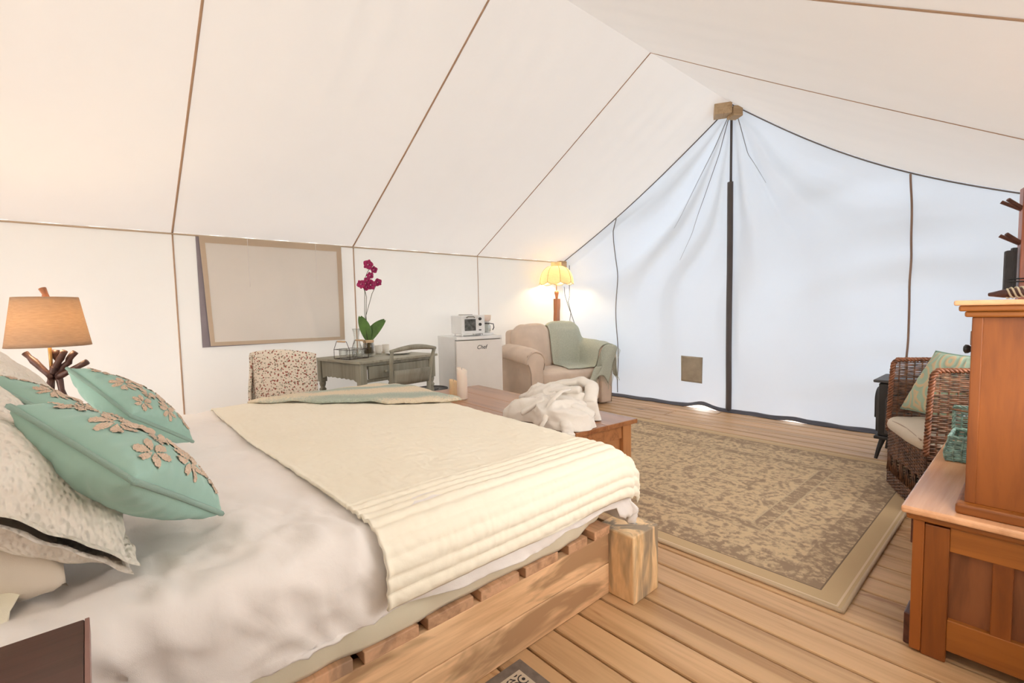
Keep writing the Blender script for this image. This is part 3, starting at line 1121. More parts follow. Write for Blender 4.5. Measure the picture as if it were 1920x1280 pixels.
# ------------------------------------------------------------------ chest at the foot of the bed
ch = thing('blanket_chest', 'reddish-brown wooden blanket chest at the foot of the bed', 'chest', (2.17, 2.19, .012), radians(-5.1))
box('lid_board', (0, .245, .473), (1.80, .27, .028), M['chest'], ch, .003)
box('lid_board', (0, -.018, .473), (1.80, .252, .028), M['chest'], ch, .003)
box('lid_board', (0, -.265, .473), (1.80, .236, .028), M['chest'], ch, .003)
box('front_panel', (0, -.34, .24), (1.66, .02, .42), M['chest'], ch, .002)
box('back_panel', (0, .33, .24), (1.66, .02, .42), M['chest'], ch, .002)
box('bottom_board', (0, 0, .05), (1.66, .64, .02), M['chest'], ch, .002)
for sx in (-1, 1):
    for sy in (-1, 1):
        box('corner_stile', (sx * .845, sy * .32, .23), (.05, .075, .458), M['chestv'], ch, .003)
    box('end_rail', (sx * .842, 0, .415), (.035, .565, .085), M['chest'], ch, .003)
    box('end_rail', (sx * .842, 0, .07), (.035, .565, .075), M['chest'], ch, .003)
    box('end_panel', (sx * .835, 0, .24), (.018, .565, .27), M['chestv'], ch, .002)
    box('end_muntin', (sx * .848, 0, .24), (.022, .06, .265), M['chestv'], ch, .003)

for nm, x, y_, r, h, m, lb in (('pillar_candle', 1.76, 2.14, .040, .235, 'wax', 'tall ivory pillar candle on the chest'),
                               ('pillar_candle', 1.60, 2.17, .034, .125, 'waxy', 'short yellow-cream pillar candle beside the tall one')):
    def rimfn(k, n=28):
        pass
    o = tag(MB().lathe([(r * .98, 0), (r, .004), (r, h * .6), (r * .995, h - .01), (r * .95, h), (r * .8, h - .004), (r * .5, h - .010), (.001, h - .012)], (0, 0, 0), 28).build(nm, M[m], smooth=True, loc=(x, y_, .5)), lb, 'candle', 'candles on the chest')
    for v_ in o.data.vertices:
        v_.co.z += (v_.co.x * -.25 + v_.co.y * -.2) * (1 if v_.co.z > h * .7 else 0)
    MB().tube([(0, 0, h - .014), (.001, 0, h + .008)], .0012, 5).build('wick', M['black'], o)

# bath robes
def robe(label, cx, cy, z0, rx, ry, hz, rz, seed, tails):
    o = thing('bath_robe', label, 'robe', (cx, cy, z0), rz, 'white robes on the chest')
    def fn(u, v):
        a = 2 * pi * u
        # v 0 bottom rim -> 1 crown
        rr = cos(v * pi / 2) ** .55 if v < 1 else 0
        lob = 1 + .13 * sin(3 * a + seed) + .08 * sin(5 * a + seed * 2) + .05 * sin(9 * a + seed)
        for (ta, tw, tl) in tails:
            da = (a - ta + pi) % (2 * pi) - pi
            lob += tl * exp(-(da / tw) ** 2) * (1 - v) ** 1.2
        x, y_ = rx * rr * lob * cos(a), ry * rr * lob * sin(a)
        z = hz * sin(v * pi / 2) ** .8
        q = Vector((x * 7, y_ * 7, z * 9 + seed))
        f = 1 - abs(noise.noise(q + Vector((seed, 0, 0)))) * 2
        g = 1 - abs(noise.noise(q * 1.9 + Vector((0, seed, 4)))) * 2
        k = .030 * (f - .5) + .014 * (g - .5)
        d = Vector((x, y_, z * 1.2 + .02)).normalized()
        p = Vector((x, y_, z)) + d * k * (.4 + .6 * min(1, v * 3))
        p.z = max(p.z, .003)
        return p
    MB().grid(fn, 110, 46, closeu=True).build('robe_body', M['robe'], o, smooth=True)
    return o
# lower folded layers + sleeves made of rolled cloth
def roll(o, name, pts, r, seed, mat='robe', flat=.6):
    P_ = [Vector(p) for p in pts]
    path = []
    for i in range(28):
        t = i / 27 * (len(P_) - 1)
        k = min(int(t), len(P_) - 2)
        f = t - k
        f = f * f * (3 - 2 * f) * .4 + f * .6
        path.append(P_[k].lerp(P_[k + 1], f))
    mb = MB().tube(path, [r * (1 + .22 * N((i * .35, seed, 0)) + (-.35 if i in (0, 27) else 0)) for i in range(28)], 14, flat=flat, up=(0, 0, 1))
    ob = mb.build(name, M[mat], o, smooth=True)
    for v_ in ob.data.vertices:
        k = noise.noise(v_.co * 16 + Vector((seed, 0, 0)))
        v_.co += Vector((k, noise.noise(v_.co * 16 + Vector((0, seed, 9))), k * .8)) * r * .22
    return ob
rA = robe('folded white terry robe behind, with collar roll facing the armchair', 2.62, 2.31, .502, .30, .16, .17, -.1, 1.3, [(3.2, .5, .25)])
roll(rA, 'folded_edge', [(-.33, -.06, .035), (-.30, .10, .04), (-.05, .17, .05), (.15, .17, .06)], .035, 1)
roll(rA, 'collar', [(-.22, -.05, .10), (-.05, .02, .17), (.12, .08, .21), (.24, .06, .19), (.30, -.02, .10)], .045, 2)
roll(rA, 'sleeve', [(-.30, -.08, .06), (-.12, -.10, .11), (.08, -.07, .16), (.22, -.02, .17)], .040, 3)
rB = robe('crumpled white terry robe in front, with a sash hanging over it', 2.79, 2.06, .502, .27, .145, .14, .1, 4.1, [(5.6, .3, .22), (.3, .4, .20), (3.5, .3, .25)])
roll(rB, 'sleeve', [(-.26, .05, .04), (-.16, .09, .11), (.0, .05, .14), (.16, .02, .11), (.26, .05, .06)], .04, 5)
roll(rB, 'collar', [(-.15, -.11, .05), (-.05, -.05, .13), (-.12, .04, .14), (-.20, -.02, .09)], .030, 6)
roll(rB, 'robe_tail', [(.10, -.02, .09), (.17, -.10, .05), (.22, -.15, .02), (.25, -.19, -.012)], .035, 7)
roll(rB, 'belt', [(.06, .10, .19), (.05, .02, .185), (.045, -.05, .15), (.06, -.12, .10), (.07, -.165, .045), (.06, -.19, .012)], .018, 8, flat=.35)

# ------------------------------------------------------------------ armchair
ac = thing('armchair', 'wide beige upholstered armchair in the tent corner', 'armchair', (.70, 4.32, 0), radians(-12))
AW, AD = .60, .375
def soft(name, c, d, mat, parent, puff=.02, seed=0, r=.05, rz=0, wr=.006, tilt=0):
    """a puffy cushion: rounded box with crown and creases"""
    n = 18
    mb = MB()
    mb.box((0, 0, 0), d)
    me = bpy.data.meshes.new(name)
    me.from_pydata(mb.v, [], mb.f)
    bm = bmesh.new()
    bm.from_mesh(me)
    bmesh.ops.recalc_face_normals(bm, faces=bm.faces)
    bmesh.ops.bevel(bm, geom=bm.edges[:], offset=r, segments=4, profile=.5, affect='EDGES', clamp_overlap=True)
    bmesh.ops.subdivide_edges(bm, edges=[e for e in bm.edges if e.calc_length() > .09], cuts=7, use_grid_fill=True)
    bmesh.ops.triangulate(bm, faces=[f for f in bm.faces if len(f.verts) > 4])
    for v_ in bm.verts:
        q = Vector((v_.co.x / d[0] * 2, v_.co.y / d[1] * 2, v_.co.z / d[2] * 2))
        e = [max(0, 1 - q[i] ** 2) for i in range(3)]
        ax = max(range(3), key=lambda i: abs(q[i]) * d[i] / 1.0 if abs(q[i]) > .7 else abs(q[i]) * .01)
        o1, o2 = [i for i in range(3) if i != ax]
        dv = Vector((0, 0, 0))
        dv[ax] = math.copysign(puff * (e[o1] * e[o2]) ** .5, q[ax])
        v_.co += dv
        k = noise.noise(v_.co * 7 + Vector((seed, 0, 0))) + .5 * abs(noise.noise(v_.co * 15 + Vector((seed, 3, 0))))
        v_.co += v_.co.normalized() * k * wr
    if tilt:
        bmesh.ops.rotate(bm, verts=bm.verts, matrix=Matrix.Rotation(tilt, 3, 'Y'))
    bm.to_mesh(me)
    bm.free()
    me.materials.append(M[mat])
    for p in me.polygons:
        p.use_smooth = True
    o = bpy.data.objects.new(name, me)
    col.objects.link(o)
    o.parent = parent
    o.location = c
    o.rotation_euler.z = rz
    return o
soft('seat_base', (0.0, 0, .19), (.70, .86, .26), 'taupe', ac, .01, 1, .03)
soft('seat_cushion', (.03, 0, .385), (.68, .83, .15), 'taupe', ac, .02, 2, .05)
soft('back_frame', (-.29, 0, .50), (.14, 1.02, .86), 'taupe', ac, .01, 3, .05)
soft('back_cushion', (-.16, -.23, .70), (.20, .46, .52), 'taupe', ac, .045, 4, .08, tilt=-.16, wr=.014)
soft('back_cushion', (-.16, .23, .70), (.20, .46, .52), 'taupe', ac, .045, 5, .08, tilt=-.16, wr=.012)
for s_ in (-1, 1):
    # rolled arm outline in (y,z), extruded front to back
    o_ = [(.42, .02), (.42, .50), (.40, .60), (.42, .69), (.50, .735), (.58, .735), (.635, .69), (.645, .62), (.61, .55), (.59, .46), (.585, .25), (.58, .02)]
    def armfn(u, v):
        n_ = len(o_)
        t = u * n_
        k = int(t) % n_
        f = t - int(t)
        a, b = o_[k], o_[(k + 1) % n_]
        y_ = a[0] + (b[0] - a[0]) * f
        z = a[1] + (b[1] - a[1]) * f
        x = -.34 + .71 * v
        sh = .012 * N((x * 5, y_ * 5, z * 5 + s_))
        top = max(0, (z - .45) / .3)
        return (x, s_ * (y_ + sh), z + sh - (.04 * v * v * top))
    MB().grid(armfn, 72, 16, closeu=True).build('arm', M['taupe'], ac, smooth=True)
    cen = [(.50 + (y_ - .50) * .98, z) for y_, z in o_]
    mb = MB()
    fr = [(p[0], p[1] - .04 * max(0, (p[1] - .45) / .3)) for p in cen]
    mb.prism([(s_ * a, b) for a, b in fr], .352, .385, axis=0)
    mb.build('arm_front_panel', M['taupe'], ac, bevel=.012, seg=3, smooth=True)
    MB().tube([(.383, s_ * a, b) for a, b in fr[1:]], .006, 6).build('welt', M['taupe2'], ac, smooth=True)
    def padfn(u, v):
        a = -2.9 + 3.9 * u      # wraps the roll
        x = -.30 + .69 * v
        cx_, cz = .525, .63 - .04 * v * v
        sq = min(1, min(u, 1 - u) * 7) ** .5
        fl_ = min(1, min(v, 1 - v) * 6) ** .5
        r = .118 + .018 * sq * fl_ + .008 * N((x * 8, a * 1.6, s_ * 3))
        a2 = pi / 2 - (u - .5) * 3.6
        return (x, s_ * (cx_ - r * cos(a2) * 1.0), cz + r * sin(a2) * .92)
    MB().grid(padfn, 34, 30).build('arm_pad', M['taupe'], ac, smooth=True, solid=.02)
for a in (-.28, .28):
    for b in (-.44, .44):
        MB().lathe([(.022, 0), (.03, .06)], (a, b, .0), 12).build('foot', M['peg'], ac)

from mathutils.bvhtree import BVHTree
def tree_of(root):
    vs_, fs_ = [], []
    for ch_ in [o for o in bpy.data.objects if o.parent is root and o.type == 'MESH']:
        Mx = Matrix.Translation(ch_.location) @ ch_.rotation_euler.to_matrix().to_4x4()
        k = len(vs_)
        vs_ += [Mx @ v.co for v in ch_.data.vertices]
        fs_ += [tuple(i + k for i in p.vertices) for p in ch_.data.polygons]
    return BVHTree.FromPolygons(vs_, fs_)
ctree = tree_of(ac)
def chairH(x, y):
    best = .05
    for dx, dy in ((0, 0), (.012, 0), (-.012, 0), (0, .012), (0, -.012)):
        h = ctree.ray_cast(Vector((x + dx, y + dy, 2)), Vector((0, 0, -1)))
        if h[0] is not None:
            best = max(best, h[0].z)
    return best
th = thing('sage_throw', 'sage green fringed throw draped over the right half of beige armchair', 'throw', (.70, 4.32, 0), radians(-12))
NU, NV = 60, 76
XY = [[(-.355 + (j / (NV - 1)) * (.70 + .04 * (i / (NU - 1))), .01 + (i / (NU - 1)) * .67 - .05 * (j / (NV - 1)) * (1 - i / (NU - 1))) for j in range(NV)] for i in range(NU)]
HH = [[chairH(*XY[i][j]) for j in range(NV)] for i in range(NU)]
# a cloth spans hollows: take the running maximum a little, then smooth
for it in range(9):
    Hn = [r_[:] for r_ in HH]
    for i in range(NU):
        for j in range(NV):
            nb = [HH[a_][b_] for a_, b_ in ((i, j), (max(i - 1, 0), j), (min(i + 1, NU - 1), j), (i, max(j - 1, 0)), (i, min(j + 1, NV - 1)))]
            Hn[i][j] = max(HH[i][j], sum(nb) / 5) if it < 6 else sum(nb) / 5
    HH = Hn
def thfn(u, v):
    i, j = min(NU - 1, round(u * (NU - 1))), min(NV - 1, round(v * (NV - 1)))
    x, y_ = XY[i][j]
    return (x, y_, max(HH[i][j], chairH(x, y_)) + .012 + .020 * max(0, min(1, (y_ - .33) * 8)) + .007 * N((x * 9, y_ * 9, 2)) + .008 * abs(N((x * 5 + y_ * 9, y_ * 5, 3))))
MB().grid(thfn, NU, NV).build('throw_cloth', M['throw'], th, smooth=True, solid=.008)
# the end that hangs down over the front of the right arm
def thf(u, v):
    y_ = .30 + .34 * u - .10 * v * (1 - u)
    z0 = chairH(.34, y_)
    x = .405 + .02 * sin(u * 9 + v * 2) + .012
    z = z0 + .02 - v * (.42 - .10 * (1 - u) + .02 * sin(u * 7))
    return (x + .01 * N((y_ * 9, z * 9, 1)), y_ - .12 * v, z)
MB().grid(thf, 36, 30).build('throw_end', M['throw'], th, smooth=True, solid=.008)
mb = MB()
for k in range(46):
    u = k / 45
    # fringe along outer edge and lower hem
    if k < 30:
        p = Vector(thf(1, k / 29)) + Vector((.008, 0, 0))
        dr = Vector((.012, .035 + .01 * N((k, 0, 0)), -.035))
    else:
        p = Vector(thf((k - 30) / 15, 1))
        dr = Vector((.004, .01 * N((k, 1, 0)), -.07))
    mb.tube([p, p + dr * .5 + Vector((.004, 0, 0)), p + dr], .0028, 4)
for k in range(30):
    p = Vector(thfn(1, k / 29))
    mb.tube([p, p + Vector((.0, .02, -.02)), p + Vector((.004, .03, -.055))], .0028, 4)
mb.build('fringe', M['fringe'], th)['kind'] = 'stuff'

# ------------------------------------------------------------------ floor lamp behind the armchair
LPX, LPY = .235, 4.875
fp = thing('floor_lamp', 'lit floor lamp with scalloped parchment shade and live-edge wooden post', 'lamp', (LPX, LPY, 0), .2)
MB().lathe([(.13, 0), (.13, .025), (.05, .04)], (0, 0, 0), 24).build('base', M['slab'], fp)
mb = MB()
rows = [(.03, .06), (.30, .058), (.6, .065), (.85, .060), (.95, .048), (1.05, .044), (1.15, .042), (1.22, .050), (1.32, .050)]
vs_, fs_ = [], []
for z, hw in rows:
    j = .008 * sin(z * 11)
    for a, b in ((-1, -1), (1, -1), (1, 1), (-1, 1)):
        vs_.append((b * .028, a * hw + j, z))
for i in range(len(rows) - 1):
    for k in range(4):
        fs_.append((i * 4 + k, i * 4 + (k + 1) % 4, i * 4 + 4 + (k + 1) % 4, i * 4 + 4 + k))
fs_ += [(3, 2, 1, 0), tuple(len(rows) * 4 - 4 + k for k in range(4))]
mb.add(vs_, fs_).build('post', M['slab'], fp, bevel=.006)
MB().lathe([(.018, 1.315), (.018, 1.33), (.022, 1.36), (.030, 1.39), (.030, 1.41), (.024, 1.425), (.01, 1.43)], (0, 0, 0), 20).build('turned_neck', M['slab'], fp, smooth=True)
MB().tube([(0, 0, 1.43), (0, 0, 1.56)], .007, 8).build('socket_stem', M['brass'], fp, smooth=True)
def dome(u, v, dr=0):
    a = 2 * pi * u
    sc = abs(sin(4 * a))
    r = (.075 + .150 * sin(v * pi / 2) ** .85) * (1 + .055 * sc * v) + dr
    z = 1.765 - .225 * (1 - cos(v * pi / 2)) ** .9 - .03 * v ** 6 * sc - .0
    return (r * cos(a), r * sin(a), z)
MB().grid(dome, 96, 20, closeu=True).build('lamp_shade', M['shade2'], fp, smooth=True, solid=.002)
for k in range(8):
    MB().tube([dome(k / 8, j / 14, .003) for j in range(15)], .003, 5).build('shade_rib', M['brass'], fp, smooth=True)
MB().tube([dome(k / 96, 1, .002) for k in range(96)], .003, 5, closed=True).build('shade_trim', M['brass'], fp, smooth=True)
MB().lathe([(.073, 1.755), (.071, 1.81), (.073, 1.82)], (0, 0, 0), 24).build('shade_collar', M['shade2'], fp, smooth=True)
MB().lathe([(0, -.05), (.02, -.045), (.036, 0), (.026, .035), (.014, .06)], (0, 0, 1.63), 16).build('bulb', M['bulb'], fp, smooth=True)
lamp_light('floor_lamp_light', (LPX, LPY, 1.63), 16, .04, (1, .76, .48))

wr_ = [[(.16, 5.235, 1.80), (.17, 5.22, 1.60), (.17, 5.22, 1.36), (.15, 5.21, 1.28), (.19, 5.22, 1.12), (.17, 5.22, 1.02), (.20, 5.22, .88), (.19, 5.22, .70)],
       [(.06, 5.23, 1.50), (.08, 5.22, 1.38), (.14, 5.22, 1.22), (.22, 5.22, 1.05), (.32, 5.22, .82), (.38, 5.22, .70)]]
for i, p in enumerate(wr_):
    tag(MB().tube(p, .004, 5).build('power_cable', M['black'], smooth=True), ['thin dark cable hanging straight down the corner behind the floor lamp', 'thin dark cable slanting down end wall from the corner'][i], 'cable')

# ------------------------------------------------------------------ mini fridge
fr_ = thing('mini_fridge', 'white mini fridge with black lettering on its door', 'fridge', (.68, 2.86, 0), radians(-10))
box('body', (-.275, .275, .465), (.45, .55, .85), M['enamelw'], fr_, .008)
box('gasket', (-.043, .275, .46), (.014, .54, .83), M['grey'], fr_, .002)
def door(u, v):
    y_ = .55 * u
    return (.022 * (1 - (2 * u - 1) ** 2), y_, .055 + .825 * v)
d_ = MB()
n_ = 18
pl = [(-.034, 0.0)] + [(.018 * (1 - (2 * i / n_ - 1) ** 2) - .004, .55 * i / n_) for i in range(n_ + 1)] + [(-.034, .55)]
d_.prism(pl, .05, .865, axis=2)
dr_ = d_.build('door', M['enamel'], fr_, bevel=.003)
pl2 = [(-.50, 0.0)] + [(.024 * (1 - (2 * i / n_ - 1) ** 2), .55 * i / n_) for i in range(n_ + 1)] + [(-.50, .55)]
MB().prism(pl2, .875, .905, axis=2).build('top_plate', M['enamelw'], fr_, bevel=.004)
for a in (-.45, -.08):
    for b in (.05, .50):
        MB().lathe([(.02, 0), (.02, .042)], (a, b, 0), 10).build('foot', M['black'], fr_)
def text(body, size, mat, parent, loc, rot, ext=.0006):
    cu = bpy.data.curves.new('lettering', 'FONT')
    cu.body = body
    cu.size = size
    cu.extrude = ext
    cu.align_x = 'CENTER'
    cu.shear = .25
    to = bpy.data.objects.new('tmp', cu)
    col.objects.link(to)
    bpy.context.view_layer.update()
    dg = bpy.context.evaluated_depsgraph_get()
    me = bpy.data.meshes.new_from_object(to.evaluated_get(dg))
    bpy.data.objects.remove(to)
    me.materials.append(mat)
    o = bpy.data.objects.new('lettering', me)
    col.objects.link(o)
    o.parent = parent
    o.location = loc
    o.rotation_euler = rot
    return o
text('Chef', .062, M['black'], dr_, (.0165, .285, .770), (pi / 2, 0, pi / 2))

ov = thing('toaster_oven', 'white toaster oven with dark glass door on the mini fridge', 'oven', (.62, 2.965, .905), radians(-8))
box('body', (-.12, .145, .125), (.24, .29, .20), M['enamelw'], ov, .008)
box('front_frame', (.003, .145, .125), (.012, .285, .195), M['enamelw'], ov, .004)
box('glass_door', (.012, .105, .122), (.008, .135, .125), M['ovenglass'], ov, .01, seg=3)
MB().tube([(.022, .055, .200), (.03, .075, .212), (.03, .135, .212), (.022, .155, .200)], .007, 6).build('door_handle', M['grey'], ov, smooth=True)
for z in (.185, .125):
    o = MB().lathe([(.017, 0), (.015, .016), (.001, .018)], (0, 0, 0), 16).build('knob', M['black'], ov, smooth=True, loc=(.009, .225, z))
    o.rotation_euler = (0, pi / 2, 0)
box('switch', (.012, .225, .065), (.006, .03, .012), M['black'], ov, .002)
box('top_handle', (-.08, .10, .232), (.10, .12, .008), M['grey'], ov, .002)
for a in (-.20, -.03):
    for b in (.03, .26):
        MB().lathe([(.009, 0), (.007, .026)], (a, b, 0), 10).build('foot', M['enamelw'], ov)

cm = thing('coffee_maker', 'small white drip coffee maker with glass carafe beside toaster oven', 'coffee maker', (.50, 3.375, .905), radians(-8))
box('base', (0, 0, .012), (.17, .15, .024), M['enamelw'], cm, .006)
box('tower', (-.06, 0, .11), (.055, .15, .19), M['enamelw'], cm, .008)
MB().lathe([(.05, .150), (.068, .165), (.075, .215), (.07, .222), (.001, .224)], (.01, 0, 0), 24).build('filter_basket', M['wax'], cm, smooth=True)
MB().lathe([(.05, .026), (.062, .04), (.062, .10), (.048, .128), (.046, .128), (.059, .10), (.059, .042), (.001, .030)], (.02, 0, 0), 24).build('carafe', M['glass'], cm, smooth=True)
MB().tube([(.02 + .052 * cos(2 * pi * k / 20), .052 * sin(2 * pi * k / 20), .130) for k in range(20)], .005, 6, closed=True).build('carafe_lid_ring', M['black'], cm)
MB().tube([(.03, .06, .125), (.04, .095, .12), (.045, .10, .08), (.04, .085, .05)], .006, 6).build('carafe_handle', M['black'], cm, smooth=True)

# ------------------------------------------------------------------ desk
dk = thing('writing_desk', 'small sage-painted writing desk with turned legs and drawer', 'desk', (.985, 1.665, 0), radians(9))
DL, DD, DZ = .86, .74, .775       # y length, x depth
for i in range(3):
    box('top_board', (-DD / 2 + (i - 1) * DD / 3, DL / 2, DZ - .011), (DD / 3 - .001, DL, .022), M['sagetop'], dk, .003)
ax0, ax1, ay0, ay1 = -.05, -DD + .05, .05, DL - .05
def dleg(x, y_):
    box('leg_block', (x, y_, .655), (.062, .062, .20), M['sage'], dk, .003)
    MB().lathe([(.016, 0), (.024, .03), (.021, .05), (.028, .10), (.030, .35), (.026, .44), (.018, .455), (.028, .47), (.032, .485), (.018, .50), (.024, .515), (.030, .535), (.026, .556)], (x, y_, 0), 20).build('turned_leg', M['sage'], dk, smooth=True)
for x in (ax0, ax1):
    for y_ in (ay0, ay1):
        dleg(x, y_)
def apron(name, p0, p1, th_, axis):
    n_ = 40
    top = [(p0 + (p1 - p0) * i / n_, .752) for i in range(n_ + 1)]
    bot = []
    for i in range(n_, -1, -1):
        t = i / n_
        e = min(t, 1 - t)
        z = .605 - .035 * exp(-(e / .10) ** 2) + .010 * abs(sin(t * pi * 9))
        bot.append((p0 + (p1 - p0) * t, z))
    poly = top + bot
    MB().prism(poly, th_ - .009, th_ + .009, axis=axis).build(name, M['sage'], dk)
apron('side_apron', ax1, ax0, ay0 - .01, 1)
apron('side_apron', ax1, ax0, ay1 + .01, 1)
box('back_apron', (ax1 - .01, DL / 2, .68), (.018, DL - .16, .14), M['sage'], dk, .002)
box('front_rail', (ax0 + .012, DL / 2, .740), (.020, DL - .16, .026), M['sage'], dk, .002)
box('front_rail', (ax0 + .012, DL / 2, .600), (.020, DL - .16, .026), M['sage'], dk, .002)
dw = box('drawer', (ax0 + .018, DL / 2, .670), (.020, DL - .20, .108), M['sage'], dk, .003)
o = MB().lathe([(.006, 0), (.006, .01), (.014, .018), (.012, .026), (.001, .028)], (0, 0, 0), 14).build('knob', M['sage'], dw, smooth=True, loc=(.010, -.17, 0))
o.rotation_euler = (0, pi / 2, 0)
box('lower_shelf', (-DD / 2, DL / 2, .15), (DD - .14, DL - .14, .02), M['sage'], dk, .003)

# chair at desk
dc = thing('ladder_back_chair', 'sage-painted wooden chair with curved top rail and rush seat at the desk', 'chair', (1.0, 2.02, 0), radians(4))
for s_ in (-1, 1):
    MB().tube([(.20, s_ * .175, 0), (.185, s_ * .175, .2), (.175, s_ * .178, .45), (.17, s_ * .185, .60), (.195, s_ * .20, .76), (.23, s_ * .21, .865)], [.017, .019, .020, .019, .017, .015], 12).build('rear_post', M['sage'], dc, smooth=True)
    MB().lathe([(.014, 0), (.019, .2), (.021, .45)], (-.21, s_ * .20, 0), 12).build('front_leg', M['sage'], dc, smooth=True)
    MB().tube([(.18, s_ * .177, .20), (-.21, s_ * .20, .20)], .011, 8).build('side_stretcher', M['sage'], dc, smooth=True)
    MB().tube([(.18, s_ * .177, .32), (-.21, s_ * .20, .32)], .011, 8).build('side_stretcher', M['sage'], dc, smooth=True)
MB().tube([(.225 + .02 * cos(q / 12 * pi - pi / 2), -.225 + .45 * q / 12, .862 + .026 * sin(pi * q / 12)) for q in range(13)], [.013 + .010 * sin(pi * q / 12) for q in range(13)], 10, flat=1.0).build('top_rail', M['sage'], dc, smooth=True)
def slatfn(u, v):
    return (.178 + .012 * sin(pi * u) + .02 * v, -.178 + .356 * u, .575 + .125 * v)
MB().grid(slatfn, 14, 4).build('back_slat', M['sage'], dc, smooth=True, solid=.012)
MB().tube([(-.21, -.20, .25), (-.21, .20, .25)], .012, 8).build('front_stretcher', M['sage'], dc, smooth=True)
mb = MB()
for q in range(4):
    c_ = [(.175, -.178), (.175, .178), (-.215, .205), (-.215, -.205)]
    a, b = Vector((*c_[q], .455)), Vector((*c_[(q + 1) % 4], .455))
    m_ = Vector((-.02, 0, .452))
    mb.grid(lambda u, v: (a.lerp(b, u)).lerp(m_, v) + Vector((0, 0, .008 * sin(v * 3) + .002 * sin(v * 80))), 8, 30)
mb.build('rush_seat', M['rush'], dc, smooth=False, solid=.028)

# things on the desk
DT = DZ
def on_desk(a, b):
    c, s_ = cos(radians(9)), sin(radians(9))
    return (.985 + a * c - b * s_, 1.665 + a * s_ + b * c, DT)
cp = on_desk(-.34, .14)
cad = thing('wire_caddy', 'dark wire caddy with pale wooden grips on desk corner', 'caddy', cp, radians(12))
mb = MB()
cx_, cy_ = .115, .095
for z in (.004, .085):
    mb.tube([(cx_, cy_, z), (-cx_, cy_, z), (-cx_, -cy_, z), (cx_, -cy_, z)], .0025, 5, closed=True)
for a in (-1, 1):
    for b in (-1, 1):
        mb.tube([(a * cx_, b * cy_, .004), (a * cx_, b * cy_, .085), (a * cx_ * .62, b * cy_, .158)], .0025, 5)
    for b in (-1, 1):
        mb.tube([(a * cx_ * .62, b * cy_, .158), (0, b * cy_, .158)], .0022, 5)
for q in range(7):
    x = -cx_ + 2 * cx_ * q / 6
    mb.tube([(x, -cy_, .004), (x, cy_, .004)], .0015, 4)
mb.build('wire_frame', M['wire'], cad)
for b in (-1, 1):
    MB().tube([(-.06, b * cy_, .158), (-.055, b * cy_, .158), (.055, b * cy_, .158), (.06, b * cy_, .158)], [.004, .008, .008, .004], 10).build('grip', M['grip'], cad, smooth=True)
gl0 = None
for i, (a, b) in enumerate(((.055, -.045), (-.055, -.045), (.055, .045))):
    wx = cp[0] + a * cos(.21) - b * sin(.21)
    wy = cp[1] + a * sin(.21) + b * cos(.21)
    if gl0 is None:
        gl0 = MB().lathe([(.027, 0), (.034, .02), (.037, .085), (.035, .085), (.031, .02), (.001, .012)], (0, 0, 0), 20).build('drinking_glass', M['glass'], smooth=True, loc=(wx, wy, DT + .008))
        o = gl0
    else:
        o = gl0.copy()
        col.objects.link(o)
        o.location = (wx, wy, DT + .008)
    tag(o, ['drinking glass in the wire caddy, front corner toward the chair', 'drinking glass in the wire caddy, on the window side', 'drinking glass in the wire caddy, rear corner by the jar'][i], 'glass', 'glasses in the wire caddy')
ca = on_desk(-.44, .265)
tag(MB().lathe([(.036, 0), (.048, .02), (.050, .08), (.026, .155), (.022, .18), (.030, .235), (.040, .262), (.037, .262), (.027, .235), (.019, .18), (.023, .155), (.047, .08), (.001, .012)], (0, 0, 0), 24).build('carafe', M['glass'], smooth=True, loc=(ca[0], ca[1], DT)), 'clear glass carafe with flared neck behind the wire caddy', 'carafe')
op = on_desk(-.36, .335)
orc = thing('orchid', 'magenta orchid with two broad leaves in a jar on the desk', 'orchid', op)
MB().lathe([(.042, 0), (.052, .02), (.055, .10), (.045, .135), (.045, .15), (.042, .15), (.042, .13), (.05, .10), (.047, .025), (.001, .01)], (0, 0, 0), 24).build('glass_jar', M['glass'], orc, smooth=True)
MB().lathe([(.046, .128), (.05, .134), (.05, .150), (.046, .154)], (0, 0, 0), 24).build('jar_collar', M['grip'], orc, smooth=True)
MB().lathe([(.04, .03), (.046, .09), (.04, .125), (.001, .14)], (0, 0, 0), 16).build('moss', M['moss'], orc, smooth=True)
for (dx, dy, tip, wd, seed) in ((-.02, -.06, .27, .052, 1), (.05, .15, .23, .050, 2), (-.06, .05, .08, .035, 3)):
    def lf(u, v):
        t = v
        ww = wd * (sin(pi * min(1, t * .93 + .05)) ** .6)
        base = Vector((dx * t * (1 + t) * .5, dy * t * (1 + t) * .5, .14 + tip * t - .03 * t * t))
        side_ = Vector((.55, .83, 0)) if abs(dy) < .1 else Vector((.567, .63, -.53)).normalized()
        return base + side_ * (u - .5) * 2 * ww + Vector((0, 0, -.012 * (1 - abs(u - .5) * 2)))
    MB().grid(lf, 9, 16).build('leaf', M['leaf'], orc, smooth=True, solid=.003)
spikes = [[(0, -.01, .14), (-.01, -.01, .35), (0, .0, .55), (-.02, -.02, .68), (.0, .02, .78), (.01, .06, .84), (.01, .09, .83)], [(0, 0, .14), (-.005, -.01, .38), (.01, .05, .58), (.02, .09, .66)], [(0, -.01, .14), (-.01, -.02, .40), (-.01, -.01, .60), (-.01, -.03, .66)]]
for p in spikes:
    MB().tube(p, .0028, 6).build('stem', M['stem'], orc, smooth=True)
fls = [(.02, .02, .845, 1.25), (.02, .075, .80, .9), (.03, .03, .745, .9), (.02, -.055, .665, 1.1), (.03, .0, .70, .9), (.03, .035, .66, 1.3), (.03, .105, .685, 1.0), (.02, -.005, .64, .9)]
